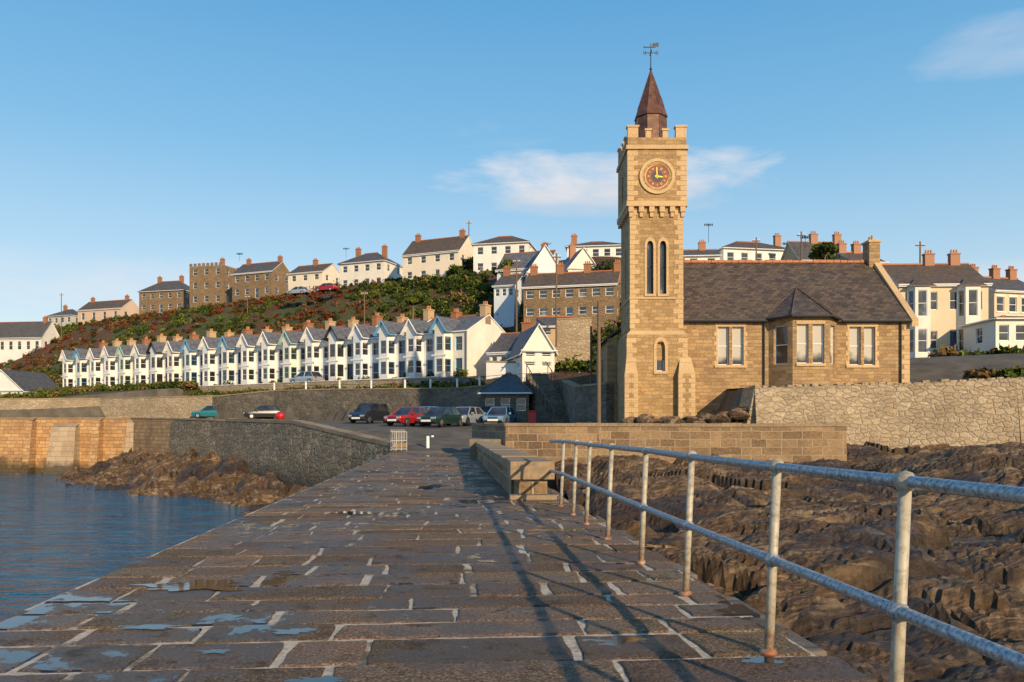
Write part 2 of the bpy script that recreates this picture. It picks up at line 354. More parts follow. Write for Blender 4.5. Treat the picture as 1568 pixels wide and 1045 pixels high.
# ------------------------------------------------------------------ pier
PR=math.atan(.0768)
def pier():
    verts=[];faces=[];tint=[]
    y=-4.0
    while y<49.2:
        d=R.uniform(.40,.70); x=-3.38; first=True
        while x<2.3:
            w=R.choice((R.uniform(.55,1.0),R.uniform(.9,1.8))) if not first else R.uniform(.5,1.0)
            first=False
            if x+w>2.35 or 2.42-(x+w)<.35: w=2.42-x+R.uniform(-.20,.06)
            g=R.uniform(.014,.032); b=.014
            x0,x1,y0,y1=x+g,x+w-g,y+g,y+d-g
            dz=R.uniform(-.001,.006); c=[(x0,y0),(x1,y0),(x1,y1),(x0,y1)]
            c=[(p[0]+R.uniform(-.030,.030),p[1]+R.uniform(-.016,.016)) for p in c]
            ring=[]
            for k in range(4):
                p,q=c[k],c[(k+1)%4]; m=7 if k%2==0 else 4
                for e in range(m):
                    f=e/m; jx=R.uniform(-.011,.011); jy=R.uniform(-.012,.012)
                    ring.append((p[0]+(q[0]-p[0])*f+jx,p[1]+(q[1]-p[1])*f+jy))
            mx=(x0+x1)/2;my=(y0+y1)/2; n=len(ring); o=len(verts)
            tx,ty=R.uniform(-.005,.005),R.uniform(-.008,.008)
            for rz,ins in ((-.06,0),(-.010,0),(0,b)):
                for p in ring:
                    dx,dy=mx-p[0],my-p[1]; 
                    sx=ins*(1 if dx>0 else -1) if abs(dx)>ins else 0; sy=ins*(1 if dy>0 else -1) if abs(dy)>ins else 0
                    verts.append((p[0]+sx,p[1]+sy,rz+dz+(tx*dx+ty*dy if rz==0 else 0)))
            for l in range(2):
                for k in range(n):
                    kk=(k+1)%n; faces.append((o+l*n+k,o+l*n+kk,o+(l+1)*n+kk,o+(l+1)*n+k))
            faces.append(tuple(o+2*n+k for k in range(n)))
            v=R.uniform(.55,1.3); col=(v*R.uniform(.95,1.12),v,v*R.uniform(.85,1.05),1)
            tint+= [col]*(3*n)
            x+=w
        y+=d
    me=bpy.data.meshes.new('pier_paving'); me.from_pydata(verts,[],faces); me.materials.append(MATS['pier_slab'])
    at=me.color_attributes.new('tint','FLOAT_COLOR','POINT'); at.data.foreach_set('color',np.array(tint,dtype=np.float32).ravel())
    e=bpy.data.objects.new('stone_pier',None); e.rotation_euler=(0,0,PR); link(e)
    link(bpy.data.objects.new('paving_slabs',me),e)
    b=MB(); b.box(-3.39,2.34,-4,49.6,-.5,-.0095,'mortar_bed','pier_mortar')
    b.face([(-3.39,-4,-.5),(-3.39,49.6,-.5),(-3.9,49.6,-7),(-3.9,-4,-7)],'pier_side_walls','pier_side')
    b.face([(2.34,-4,-.5),(2.34,49.6,-.5),(2.75,49.6,-7),(2.75,-4,-7)],'pier_side_walls','pier_side')
    b.face([(-3.39,-4,-.5),(2.34,-4,-.5),(2.75,-4,-7),(-3.9,-4,-7)],'pier_side_walls','pier_side')
    y=-4
    while y<46:
        l=R.uniform(.6,1.3); b.box(2.2,2.36+R.uniform(0,.26),y+.015,y+l-.015,-.55,-.07,'edge_blocks','pier_side'); y+=l
    for k,v in b.parts.items(): mesh_obj(k,v,(0,0,0),0,e,.02 if k=='edge_blocks' else 0)
    p=MB(); p.box(1.3,2.05,17.2,46,-.1,.56,'wall_body','block_wall')
    y=17.1
    while y<46: p.box(1.24,2.1,y,min(y+1.18,46),.562,.76+R.uniform(-.015,.015),'coping','coping_stone'); y+=1.2
    p.box(1.36,1.99,16.5,17.2,-.1,.40,'end_block','block_wall'); p.box(1.22,2.12,16.35,17.098,.40,.77,'end_cap','coping_stone')
    p.box(1.2,2.15,16.2,16.5,-.1,.1,'end_step','coping_stone')
    o=p.build('pier_parapet_wall',(0,0,0),PR,.015)
pier()
def puddle(px,py,w,l,sd):
    Z=H*F/(py-655); n=96; pts=[]
    for k in range(n):
        a=k/n*2*math.pi; q=.85+.7*noise.fractal(Vector((math.cos(a)*1.6,math.sin(a)*1.6,sd*3.3)),1,2,5)
        q=max(.15,q); pts.append((X(px,Z)+w*q*math.cos(a),Z+l*q*math.sin(a),.0095))
    me=bpy.data.meshes.new('rain_puddle'); me.from_pydata(pts,[],[tuple(range(n))]); me.materials.append(MATS['puddle_water']); link(bpy.data.objects.new('rain_puddle',me))
for k,a in enumerate([(310,898,.55,.24),(225,962,.30,.07),(450,968,.17,.09),(485,1046,.2,.1),(1165,1012,.14,.08),(545,786,.4,.25),(1010,838,.2,.15),(660,746,.35,.6),(330,1000,.12,.05)]): puddle(*a,k)
# railing
def railing():
    b=MB(); ys_=[.3,2.0,3.62,5.1,6.95,8.6,10.45,12.1,13.4,14.9]
    for y in ys_:
        b.cyl((2.04,y,-.1),(2.10,y,1.2),.031,.029,'posts','rail_post_paint',14)
        b.cyl((2.04,y,-.01),(2.04,y,.03),.06,.05,'post_bases','rail_post_paint',12)
        for z,x in ((1.2,2.10),(.6,2.067)):
            for k in range(5):
                a0=-math.pi/2+k*math.pi/5; a1=a0+math.pi/5; r=.052
                b.cyl((x,y,z+r*math.sin(a0)),(x,y,z+r*math.sin(a1)),max(.001,r*math.cos(a0)),max(.001,r*math.cos(a1)),'joints','rail_post_paint' if z>1 else 'galvanised_steel',14,False)
    for z,x in ((1.2,2.10),(.6,2.067)):
        pts=[(x,-2,z)]+[(x+R.uniform(-.008,.008),y,z+R.uniform(-.006,.006)) for y in ys_]+[(x-.02,16.7,z-.03)]
        for p,q in zip(pts,pts[1:]): b.cyl(p,q,.031,.031,'rails','galvanised_steel',16,False)
    b.build('pier_railing',(0,0,0),PR,0,False,True)
railing()
# ------------------------------------------------------------------ rocks
def blocks(x,y,sc,sx,ang,seed,tilt=.25):
    """height offset of the tilted angular block under (x,y)"""
    ca,sa=math.cos(ang),math.sin(ang); u=(x*ca+y*sa)*sc; v=(-x*sa+y*ca)*sc*sx
    d,p=noise.voronoi(Vector((u,v,seed)))
    c=p[0]; r=noise.cell(Vector((c.x*7.3,c.y*5.1,c.z*3.7)))
    hh=r*.5+ (u-c.x)*tilt*(.6+r*.8) + (v-c.y)*tilt*.5
    e=d[1]-d[0]
    return hh-.45*(1-ss(e/.16))
def rocks_right():
    st=.115; xs=np.arange(1.9,34,st); ys=np.concatenate([np.arange(-4,14,.11),np.arange(14,44,.15)]); V=[]
    for x in xs:
        for y in ys:
            lx=x+.0768*y
            b=-2.6+2.35*ss((y-6)/30)+.80*ss((x-7)/14)*ss((y-10)/20)
            b-= .9*math.exp(-((lx-3.2)/1.2)**2)*(1-ss((y-26)/8))
            p=Vector((x,y,0)); wx=x+.6*noise.noise(p*.45); wy=y+.6*noise.noise(p*.45+Vector((9,0,0)))
            f=noise.fractal(p*.13,1.0,2.0,3)
            h=b+f*.65+.62*blocks(wx,wy,.17,2.2,-.45,1.0,.45)+.20*blocks(wx,wy,.5,2.4,-.5,4.0,.4)+.055*blocks(x,y,1.6,2.2,-.45,8.0,.5)
            q=(-wx*math.sin(-.45)+wy*math.cos(-.45)); tt=q/.7+1.5*noise.noise(p*.25); fr=tt-math.floor(tt); h+=(.10*(fr if fr<.8 else (1-fr)*4)-.05)*ss(.5+1.5*noise.noise(p*.4))
            h+=.045*noise.noise(p*2.6)+.02*noise.noise(p*8)
            if lx<2.9: h=min(h,-.9-(2.9-lx)*.5)
            if y>39 : h=min(h,.9)
            V.append((x,y,h))
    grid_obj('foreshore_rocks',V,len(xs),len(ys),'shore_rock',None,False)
rocks_right()
def rocks_left():
    poly=[(-66,97),(-45.3,97),(-26.3,75),(-7.1,49)]; seg=[]; L=0
    for a,b_ in zip(poly,poly[1:]):
        a=Vector(a);b_=Vector(b_);l=(b_-a).length; seg.append((L,L+l,a,b_)); L+=l
    ts=np.arange(0,L,.25); rs=np.arange(-.3,11,.25); V=[]
    for t in ts:
        for s0,s1,a,b_ in seg:
            if s0<=t<=s1: break
        f=(t-s0)/(s1-s0); p=a.lerp(b_,f)
        n=Vector((-.35,-1)).normalized().lerp(Vector((-.8,-.6)),ss((t-12)/25))
        top=-4.0+2.8*ss((t-10)/16)-1.3*ss((t-50)/14)
        for r in rs:
            q=p+n*r; v=Vector((q.x,q.y,0))
            h=top-.31*r+.6*noise.fractal(v*.4,1,2,4)+.65*blocks(q.x,q.y,.5,1.3,.4,2.0,.5)+.25*blocks(q.x,q.y,1.2,1.2,.9,5.0,.5)
            V.append((q.x,q.y,h))
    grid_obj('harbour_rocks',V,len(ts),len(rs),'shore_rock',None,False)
rocks_left()
def boulder(x,y,z,r,sd,mat='shore_rock',sq=.6):
    import bmesh
    bm=bmesh.new(); bmesh.ops.create_icosphere(bm,subdivisions=4,radius=1)
    rr=random.Random(sd); pl=[(Vector((rr.gauss(0,1),rr.gauss(0,1),rr.gauss(0,1))).normalized(),rr.uniform(.5,.85)) for _ in range(11)]
    for v in bm.verts:
        for n_,d_ in pl:
            q=v.co.dot(n_)-d_
            if q>0: v.co-=n_*q
        v.co*=1+.09*noise.fractal(v.co*3+Vector((sd*7,0,0)),1,2,4); v.co.z*=sq; v.co*=r
    me=bpy.data.meshes.new('boulder'); bm.to_mesh(me); bm.free(); me.materials.append(MATS[mat])
    o=bpy.data.objects.new('boulder',me); o.location=(x,y,z); o.rotation_euler=(0,0,sd); link(o)
rb=random.Random(4)
for k in range(20):
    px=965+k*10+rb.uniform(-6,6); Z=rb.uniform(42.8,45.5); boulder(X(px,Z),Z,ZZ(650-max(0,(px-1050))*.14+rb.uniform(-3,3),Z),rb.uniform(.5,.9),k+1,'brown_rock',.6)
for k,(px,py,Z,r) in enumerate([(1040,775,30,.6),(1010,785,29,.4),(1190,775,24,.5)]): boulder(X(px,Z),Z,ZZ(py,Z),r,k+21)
# ------------------------------------------------------------------ walls
def wallrun(name,pts,th,mat,cop='coping_stone',ch=.15,battered=0.0,merge=True):
    b=MB()
    for (x0,y0,a0,b0),(x1,y1,a1,b1) in zip(pts,pts[1:]):
        d=Vector((x1-x0,y1-y0)); L=d.length; d/=L; n=Vector((d.y,-d.x))
        k=battered
        def P(x,y,z,o): return (x+n.x*o,y+n.y*o,z)
        f0,f1=P(x0,y0,a0,k),P(x1,y1,a1,k); t0,t1=P(x0,y0,b0,0),P(x1,y1,b1,0)
        g0,g1=P(x0,y0,a0,-th),P(x1,y1,a1,-th); h0,h1=P(x0,y0,b0,-th),P(x1,y1,b1,-th)
        b.face([f0,f1,t1,t0],'wall_face',mat); b.face([g1,g0,h0,h1],'wall_face',mat); b.face([t0,t1,h1,h0],'wall_face',mat)
        b.face([f0,t0,h0,g0],'wall_face',mat); b.face([f1,g1,h1,t1],'wall_face',mat)
        nst=max(1,int(L/.9))
        if cop:
            for q in range(nst):
                fa,fb=q/nst,(q+1)/nst-.01/L
                def I(f,z,o): return (x0+(x1-x0)*f+n.x*o,y0+(y1-y0)*f+n.y*o,b0+(b1-b0)*f+z)
                r=R.uniform(-.02,.02)
                c=[I(fa,.002,.05),I(fb,.002,.05),I(fb,.002,-th-.03),I(fa,.002,-th-.03),I(fa,ch+r,.05),I(fb,ch+r,.05),I(fb,ch+r,-th-.03),I(fa,ch+r,-th-.03)]
                for s_ in ((0,1,5,4),(1,2,6,5),(2,3,7,6),(3,0,4,7),(4,5,6,7)): b.face([c[i] for i in s_],'coping',cop)
        elif th>.45:
            nst=int(L/.42)
            for q in range(nst):
                fa=q/nst; w_=R.uniform(.3,.44)/L; zz=R.uniform(.03,.16)
                def I(f,z,o): return (x0+(x1-x0)*f+n.x*o,y0+(y1-y0)*f+n.y*o,b0+(b1-b0)*f+z)
                c=[I(fa,-.01,.03),I(fa+w_,-.01,.02),I(fa+w_,-.01,-th),I(fa,-.01,-th),I(fa+.03/L,zz,-.03),I(fa+w_-.04/L,zz*R.uniform(.6,1.2),-.02),I(fa+w_,zz,-th),I(fa,zz,-th)]
                for s_ in ((0,1,5,4),(1,2,6,5),(3,0,4,7),(4,5,6,7)): b.face([c[i] for i in s_],'top_stones',mat)
    return b.build(name)
wallrun('quay_wall',[(-26.3,75,-6,2.05),(-16.7,62,-6,1.75),(-7.1,49,-6,.25)],.9,'quay_rubble','coping_stone',.25,.9)
wallrun('harbour_wall',[(-140,97,-6,2.5),(-45.3,97,-6,2.5),(-36,86.2,-6,2.3)],.8,'orange_wall','coping_stone',.15,.6)
wallrun('harbour_wall',[(-36,86.2,-6,2.3),(-26.3,75,-6,2.0)],.8,'quay_rubble','coping_stone',.15,.75)
wallrun('harbour_upper_wall',[(-140,99,1.5,4.9),(-50,99,1.5,4.9),(-34,92.6,1.5,5.0)],.9,'pale_rubble','coping_stone',.12,.2)
def butt(px,w,z1,mat='concrete_block',fy=94.6):
    x=X(px,96.4); b=MB(); w2=w*.42
    b.face([(x-w/2,fy,-6),(x+w/2,fy,-6),(x+w2,96.0,z1),(x-w2,96.0,z1)],'buttress_body',mat)
    b.face([(x-w/2,fy,-6),(x-w2,96.0,z1),(x-w2,97.2,z1),(x-w/2,97.2,-6)],'buttress_body',mat)
    b.face([(x+w/2,fy,-6),(x+w/2,97.2,-6),(x+w2,97.2,z1),(x+w2,96.0,z1)],'buttress_body',mat)
    b.face([(x-w2,96.0,z1),(x+w2,96.0,z1),(x+w2,97.2,z1+.5),(x-w2,97.2,z1+.5)],'buttress_body',mat); b.build('wall_buttress')
butt(100,3.4,1.5); butt(212,2.8,2.0); butt(-60,3,1.6); butt(150,1.0,2.2,'orange_wall'); butt(48,.8,2.2,'orange_wall')
def onS(px,s):
    k=(px-784)/F; y=(65.5+s)/(ny_+nx_*k); return k*y,y
pp=[(-34,92.6)]+[onS(p,-6.6) for p in (420,520,620,700,770)]+[(6,72.6),(12.8,68)]
ztop=[4.9,5.4,5.3,5.1,5.0,5.2,5.6,5.6]
wallrun('terrace_retaining_wall',[(p[0],p[1],1,z) for p,z in zip(pp,ztop)],.6,'dark_rubble','coping_stone',.12,.1)
zt=1.5
wallrun('sea_wall',[(-2.25,46,-1,zt+.05),(-.3,38,-1,zt),(4,37.6,-2,zt),(9.5,37,-2.4,zt-.02),(15.0,36.6,-2,zt)],.6,'block_wall','coping_stone',.16,.05)
wallrun('hall_terrace_wall',[(12.9,47.5,0,3.5),(12.85,43.2,-.5,3.55),(20,42.6,-.5,3.7),(25.5,41.3,-1,3.95),(31,40.5,-1,4.1),(40,41,-1,4.3)],.7,'pale_rubble',None,.15,.9)
wallrun('yard_wall',[(28.5,44.6,3.5,4.8),(31,43.8,3.5,4.9),(40,43.6,3.5,4.9)],.5,'brown_rubble',None,.15)
b=MB(); b.face([(12.9,43.6,3.6),(20,43,3.75),(25.5,41.8,3.95),(40,41.4,4.2),(40,50,4.2),(12.9,50,3.8)],'paving','concrete'); b.build('hall_terrace_paving')
b=MB(); b.box(5.8,12.9,37.6,50,-2,1.35,'fill','concrete'); b.box(-2,5.8,38.4,48,-2,.9,'fill','concrete'); b.build('tower_forecourt')
# ------------------------------------------------------------------ clock tower
def ring_arch(b,cx,zb,zs,w,t,y,dep,mat,part,n=6):
    def outline(hw,rise,extra):
        L=[(-hw,zb-extra)]; 
        for k in range(n+1):
            f=k/n; L.append((-hw*math.cos(f*math.pi/2)**.8 if f<1 else 0,zs+rise*math.sin(f*math.pi/2)))
        return L+[(-x,z) for x,z in L[:-1][::-1]]
    I=outline(w/2,w*.85,0); O=outline(w/2+t,w*.85+t*1.4,t*.6)
    for k in range(len(I)-1):
        i0,i1,o0,o1=I[k],I[k+1],O[k],O[k+1]
        b.face([(cx+o0[0],y-dep,o0[1]),(cx+i0[0],y-dep,i0[1]),(cx+i1[0],y-dep,i1[1]),(cx+o1[0],y-dep,o1[1])],part,mat)
        b.face([(cx+i0[0],y-dep,i0[1]),(cx+i0[0],y+.15,i0[1]),(cx+i1[0],y+.15,i1[1]),(cx+i1[0],y-dep,i1[1])],part,mat)
        b.face([(cx+o0[0],y-dep,o0[1]),(cx+o1[0],y-dep,o1[1]),(cx+o1[0],y+.02,o1[1]),(cx+o0[0],y+.02,o0[1])],part,mat)
    b.box(cx-w/2-t,cx+w/2+t,y-dep-.03,y+.1,zb-t,zb,part,mat)
def tower():
    b=MB(); Y=48.0; D=4.0; x0,x1=6.95,10.05; cx=8.5; M='tower_stone'; Q='quoin_stone'
    b.wall((x0,Y),(x1,Y),5.4,14.4,[(.98,1.36,9.3,12.6),(1.74,2.12,9.3,12.6)],M,.3,'black_paint','window_glass')
    b.wall((x1,Y),(x1,Y+D),5.4,14.4,[],M); b.wall((x1,Y+D),(x0,Y+D),5.4,14.4,[],M)
    b.wall((x0,Y+D),(x0,Y),5.4,14.4,[(1.8,2.2,9.3,12.3)],M,.25)
    for c in (x0+1.17,x0+1.93): ring_arch(b,c,9.3,12.1,.38,.14,Y,.04,Q,'window_surrounds')
    bx0,bx1,by0,by1=x0-.22,x1+.22,Y-.22,Y+D+.22
    b.wall((bx0,by0),(bx1,by0),.5,6.9,[(1.72,2.22,4.75,6.45)],M,.28,'white_trim')
    b.wall((bx1,by0),(bx1,by1),.5,6.9,[],M); b.wall((bx0,by1),(bx0,by0),.5,6.9,[],M)
    t=7.15; A=[(bx0,by0,6.9),(bx1,by0,6.9),(bx1,by1,6.9),(bx0,by1,6.9)]; B=[(x0,Y,t),(x1,Y,t),(x1,Y+D,t),(x0,Y+D,t)]
    for k in range(4): j=(k+1)%4; b.face([A[k],A[j],B[j],B[k]],'set_off',Q)
    ring_arch(b,bx0+1.97,4.75,6.1,.5,.16,by0,.04,Q,'window_surrounds')
    for sx,wx in ((bx0-.18,.75),(bx1-.60,.95)):
        z1,p=4.6,.42
        b.box(sx,sx+wx,by0-p,by0+.3,.5,z1,'buttresses',M)
        b.face([(sx,by0-p,z1),(sx+wx,by0-p,z1),(sx+wx-.15,by0-.002,z1+.95),(sx+.15,by0-.002,z1+.95)],'buttresses',Q)
        b.face([(sx,by0-p,z1),(sx+.15,by0-.002,z1+.95),(sx,by0+.3,z1)],'buttresses',M); b.face([(sx+wx,by0-p,z1),(sx+wx,by0+.3,z1),(sx+wx-.15,by0-.002,z1+.95)],'buttresses',M)
        for k in range(13):
            l=.38 if k%2 else .24; z=.9+k*.285
            b.box(sx-.015,sx+l,by0-p-.015,by0-p+.2,z,z+.265,'quoins',Q); b.box(sx+wx-l,sx+wx+.015,by0-p-.015,by0-p+.2,z,z+.265,'quoins',Q)
    b.face([(bx1,by0,.5),(bx1+.75,by0,.5),(bx1+.35,by0,4.2),(bx1,by0,5.9)],'buttresses',M)
    b.face([(bx1+.75,by0,.5),(bx1+.75,by0+2,.5),(bx1+.35,by0+2,4.2),(bx1+.35,by0,4.2)],'buttresses',Q); b.face([(bx1+.35,by0,4.2),(bx1+.35,by0+2,4.2),(bx1,by0+2,5.9),(bx1,by0,5.9)],'buttresses',Q)
    z=.9;k=0
    while z<14.1:
        l=.52 if k%2 else .30; l2=.30 if k%2 else .52; X0,X1,Y0=(bx0,bx1,by0) if z<6.6 else (x0,x1,Y)
        l*=R.uniform(.85,1.12)
        if not(6.5<z<7.2):
            b.box(X0-.02,X0+l,Y0-.02,Y0+l2,z,z+.27,'quoins',Q); b.box(X1-l,X1+.02,Y0-.02,Y0+l2,z,z+.27,'quoins',Q)
        z+=.29;k+=1
    def band(z0,z1,o,mat=Q,xa=x0,xb=x1,ya=Y,yb=Y+D): b.box(xa-o,xb+o,ya-o,yb+o,z0,z1,'string_courses',mat)
    band(9.0,9.12,.05)
    for k in range(6):
        u=x0-.12+k*(x1-x0+.24-.3)/5
        b.box(u,u+.3,Y-.2,Y+.02,14.1,14.42,'corbels',Q); b.box(u+.05,u+.25,Y-.12,Y+.02,13.82,14.1,'corbels',Q)
    for k in range(8):
        v=Y+.0+k*(D-.3)/7; b.box(x0-.2,x0+.02,v+.02,v+.3,14.1,14.42,'corbels',Q)
    band(14.42,14.72,.24)
    o=.17; a0,a1,c0,c1=x0-o,x1+o,Y-o,Y+D+o
    b.wall((a0,c0),(a1,c0),14.72,17.75,[],M); b.wall((a1,c0),(a1,c1),14.72,17.75,[],M); b.wall((a1,c1),(a0,c1),14.72,17.75,[],M)
    b.wall((a0,c1),(a0,c0),14.72,17.75,[(1.9,2.4,15.2,16.8)],M,.3)
    z=14.76;k=0
    while z<17.5:
        l=.60 if k%2 else .36; l2=.36 if k%2 else .6
        b.box(a0-.02,a0+l,c0-.02,c0+l2,z,z+.27,'quoins',Q); b.box(a1-l,a1+.02,c0-.02,c0+l2,z,z+.27,'quoins',Q); z+=.29;k+=1
    b.box(a0-.1,a1+.1,c0-.1,c1+.1,17.75,17.98,'string_courses',Q)
    b.box(a0,a1,c0,c1,17.98,18.45,'parapet',M)
    L=a1-a0
    def mer(xa,xb,ya,yb,z1):
        b.box(xa,xb,ya,yb,18.452,z1,'battlements',Q); b.box(xa-.05,xb+.05,ya-.05,yb+.05,z1+.002,z1+.12,'battlements',Q)
    for (u,w,z1) in ((0,.62,19.05),(1.05,.32,18.85),(2.05,.32,18.85),(L-.62,.62,19.05)):
        mer(a0+u,a0+u+w,c0,c0+.35,z1)
        mer(a0+u,a0+u+w,c1-.35,c1,z1)
    for v in (1.1,2.0,2.9): mer(a0,a0+.35,c0+v,c0+v+.35,18.75); mer(a1-.35,a1,c0+v,c0+v+.35,18.75)
    zc=16.16; yf=c0
    def disc(r0,r1,y,mat,part,n=40,dep=.0):
        for k in range(n):
            A0=k*2*math.pi/n;A1=(k+1)*2*math.pi/n
            f=lambda r,a,yy:(cx+r*math.sin(a),yy,zc+r*math.cos(a))
            if r0>0: b.face([f(r0,A0,y),f(r1,A0,y),f(r1,A1,y),f(r0,A1,y)],part,mat)
            else: b.face([(cx,y,zc),f(r1,A0,y),f(r1,A1,y)],part,mat)
            if dep: 
                b.face([f(r1,A0,y),f(r1,A0,y+dep),f(r1,A1,y+dep),f(r1,A1,y)],part,mat)
                if r0>0: b.face([f(r0,A0,y),f(r0,A1,y),f(r0,A1,y+dep),f(r0,A0,y+dep)],part,mat)
    disc(.86,1.04,yf-.11,Q,'clock_surround',40,.11); disc(.70,.86,yf-.07,M,'clock_surround',40,.07)
    disc(0,.70,yf-.02,'clock_red','clock_face'); disc(0,.34,yf-.024,'black_paint','clock_face'); disc(.672,.70,yf-.03,'gold','clock_face',40,.004)
    disc(.0,.07,yf-.045,'gold','clock_hands',20,.01)
    for k in range(12):
        a=k*math.pi/6; r=.50
        for q in (-.03,.03) if k%2 else (0,):
            ca,sa=math.cos(a),math.sin(a)
            def P(u,v): return (cx+(r+v)*sa+(q+u)*ca,yf-.035,zc+(r+v)*ca-(q+u)*sa)
            b.face([P(-.009,-.06),P(.009,-.06),P(.009,.06),P(-.009,.06)],'numerals','gold')
    for a,l,w in ((math.radians(-4),.56,.03),(math.radians(96),.36,.045)):
        ca,sa=math.cos(a),math.sin(a)
        def P(u,v): return (cx+v*sa+u*ca,yf-.05,zc+v*ca-u*sa)
        b.face([P(-w,-.12),P(w,-.12),P(w*.8,l*.8),P(0,l),P(-w*.8,l*.8)],'clock_hands','gold')
    ccy=Y+D/2
    def octr(r,z): return [(cx+r*math.cos(math.pi/8+k*math.pi/4),ccy+r*math.sin(math.pi/8+k*math.pi/4),z) for k in range(8)]
    R1,R2=octr(.99,18.4),octr(.95,20.35); R3,R4=octr(1.04,20.35),octr(.82,21.0); ap=(cx,ccy,23.4)
    for k in range(8):
        j=(k+1)%8
        b.face([R1[k],R1[j],R2[j],R2[k]],'spire','spire_copper'); b.face([R2[k],R2[j],R3[j],R3[k]],'spire','spire_copper'); b.face([R3[k],R3[j],R4[j],R4[k]],'spire','spire_copper'); b.face([R4[k],R4[j],ap],'spire','spire_copper')
        b.cyl(R4[k],ap,.03,.02,'spire','spire_copper',6); b.cyl(R1[k],R2[k],.03,.03,'spire','spire_copper',6)
    b.box(x0,x1,Y,Y+D,18.3,18.44,'tower_roof','lead')
    v='weathervane'; dm='dark_metal'
    b.cyl((cx,ccy,23.15),(cx,ccy,24.95),.035,.02,v,dm,6); b.cyl((cx,ccy,23.4),(cx,ccy,23.5),.09,.03,v,dm,8); b.cyl((cx,ccy,23.3),(cx,ccy,23.4),.03,.09,v,dm,8)
    b.box(cx-.38,cx+.38,ccy-.02,ccy+.02,24.38,24.42,v,dm); b.box(cx-.02,cx+.02,ccy-.38,ccy+.38,24.38,24.42,v,dm)
    for s_ in (-1,1):
        b.box(cx+s_*.38-.07,cx+s_*.38-.03,ccy-.02,ccy+.02,24.28,24.52,v,dm); b.box(cx+s_*.38+.03,cx+s_*.38+.07,ccy-.02,ccy+.02,24.28,24.52,v,dm)
    b.box(cx-.35,cx+.3,ccy-.02,ccy+.02,24.72,24.77,v,dm)
    b.face([(cx-.35,ccy,24.66),(cx-.5,ccy,24.745),(cx-.35,ccy,24.83)],v,dm)
    b.face([(cx+.1,ccy,24.77),(cx+.3,ccy,24.80),(cx+.45,ccy,24.74),(cx+.5,ccy,24.98),(cx+.36,ccy,25.05),(cx+.30,ccy,24.97),(cx+.2,ccy,25.03),(cx+.08,ccy,24.93)],v,dm)
    b.build('clock_tower')
tower()
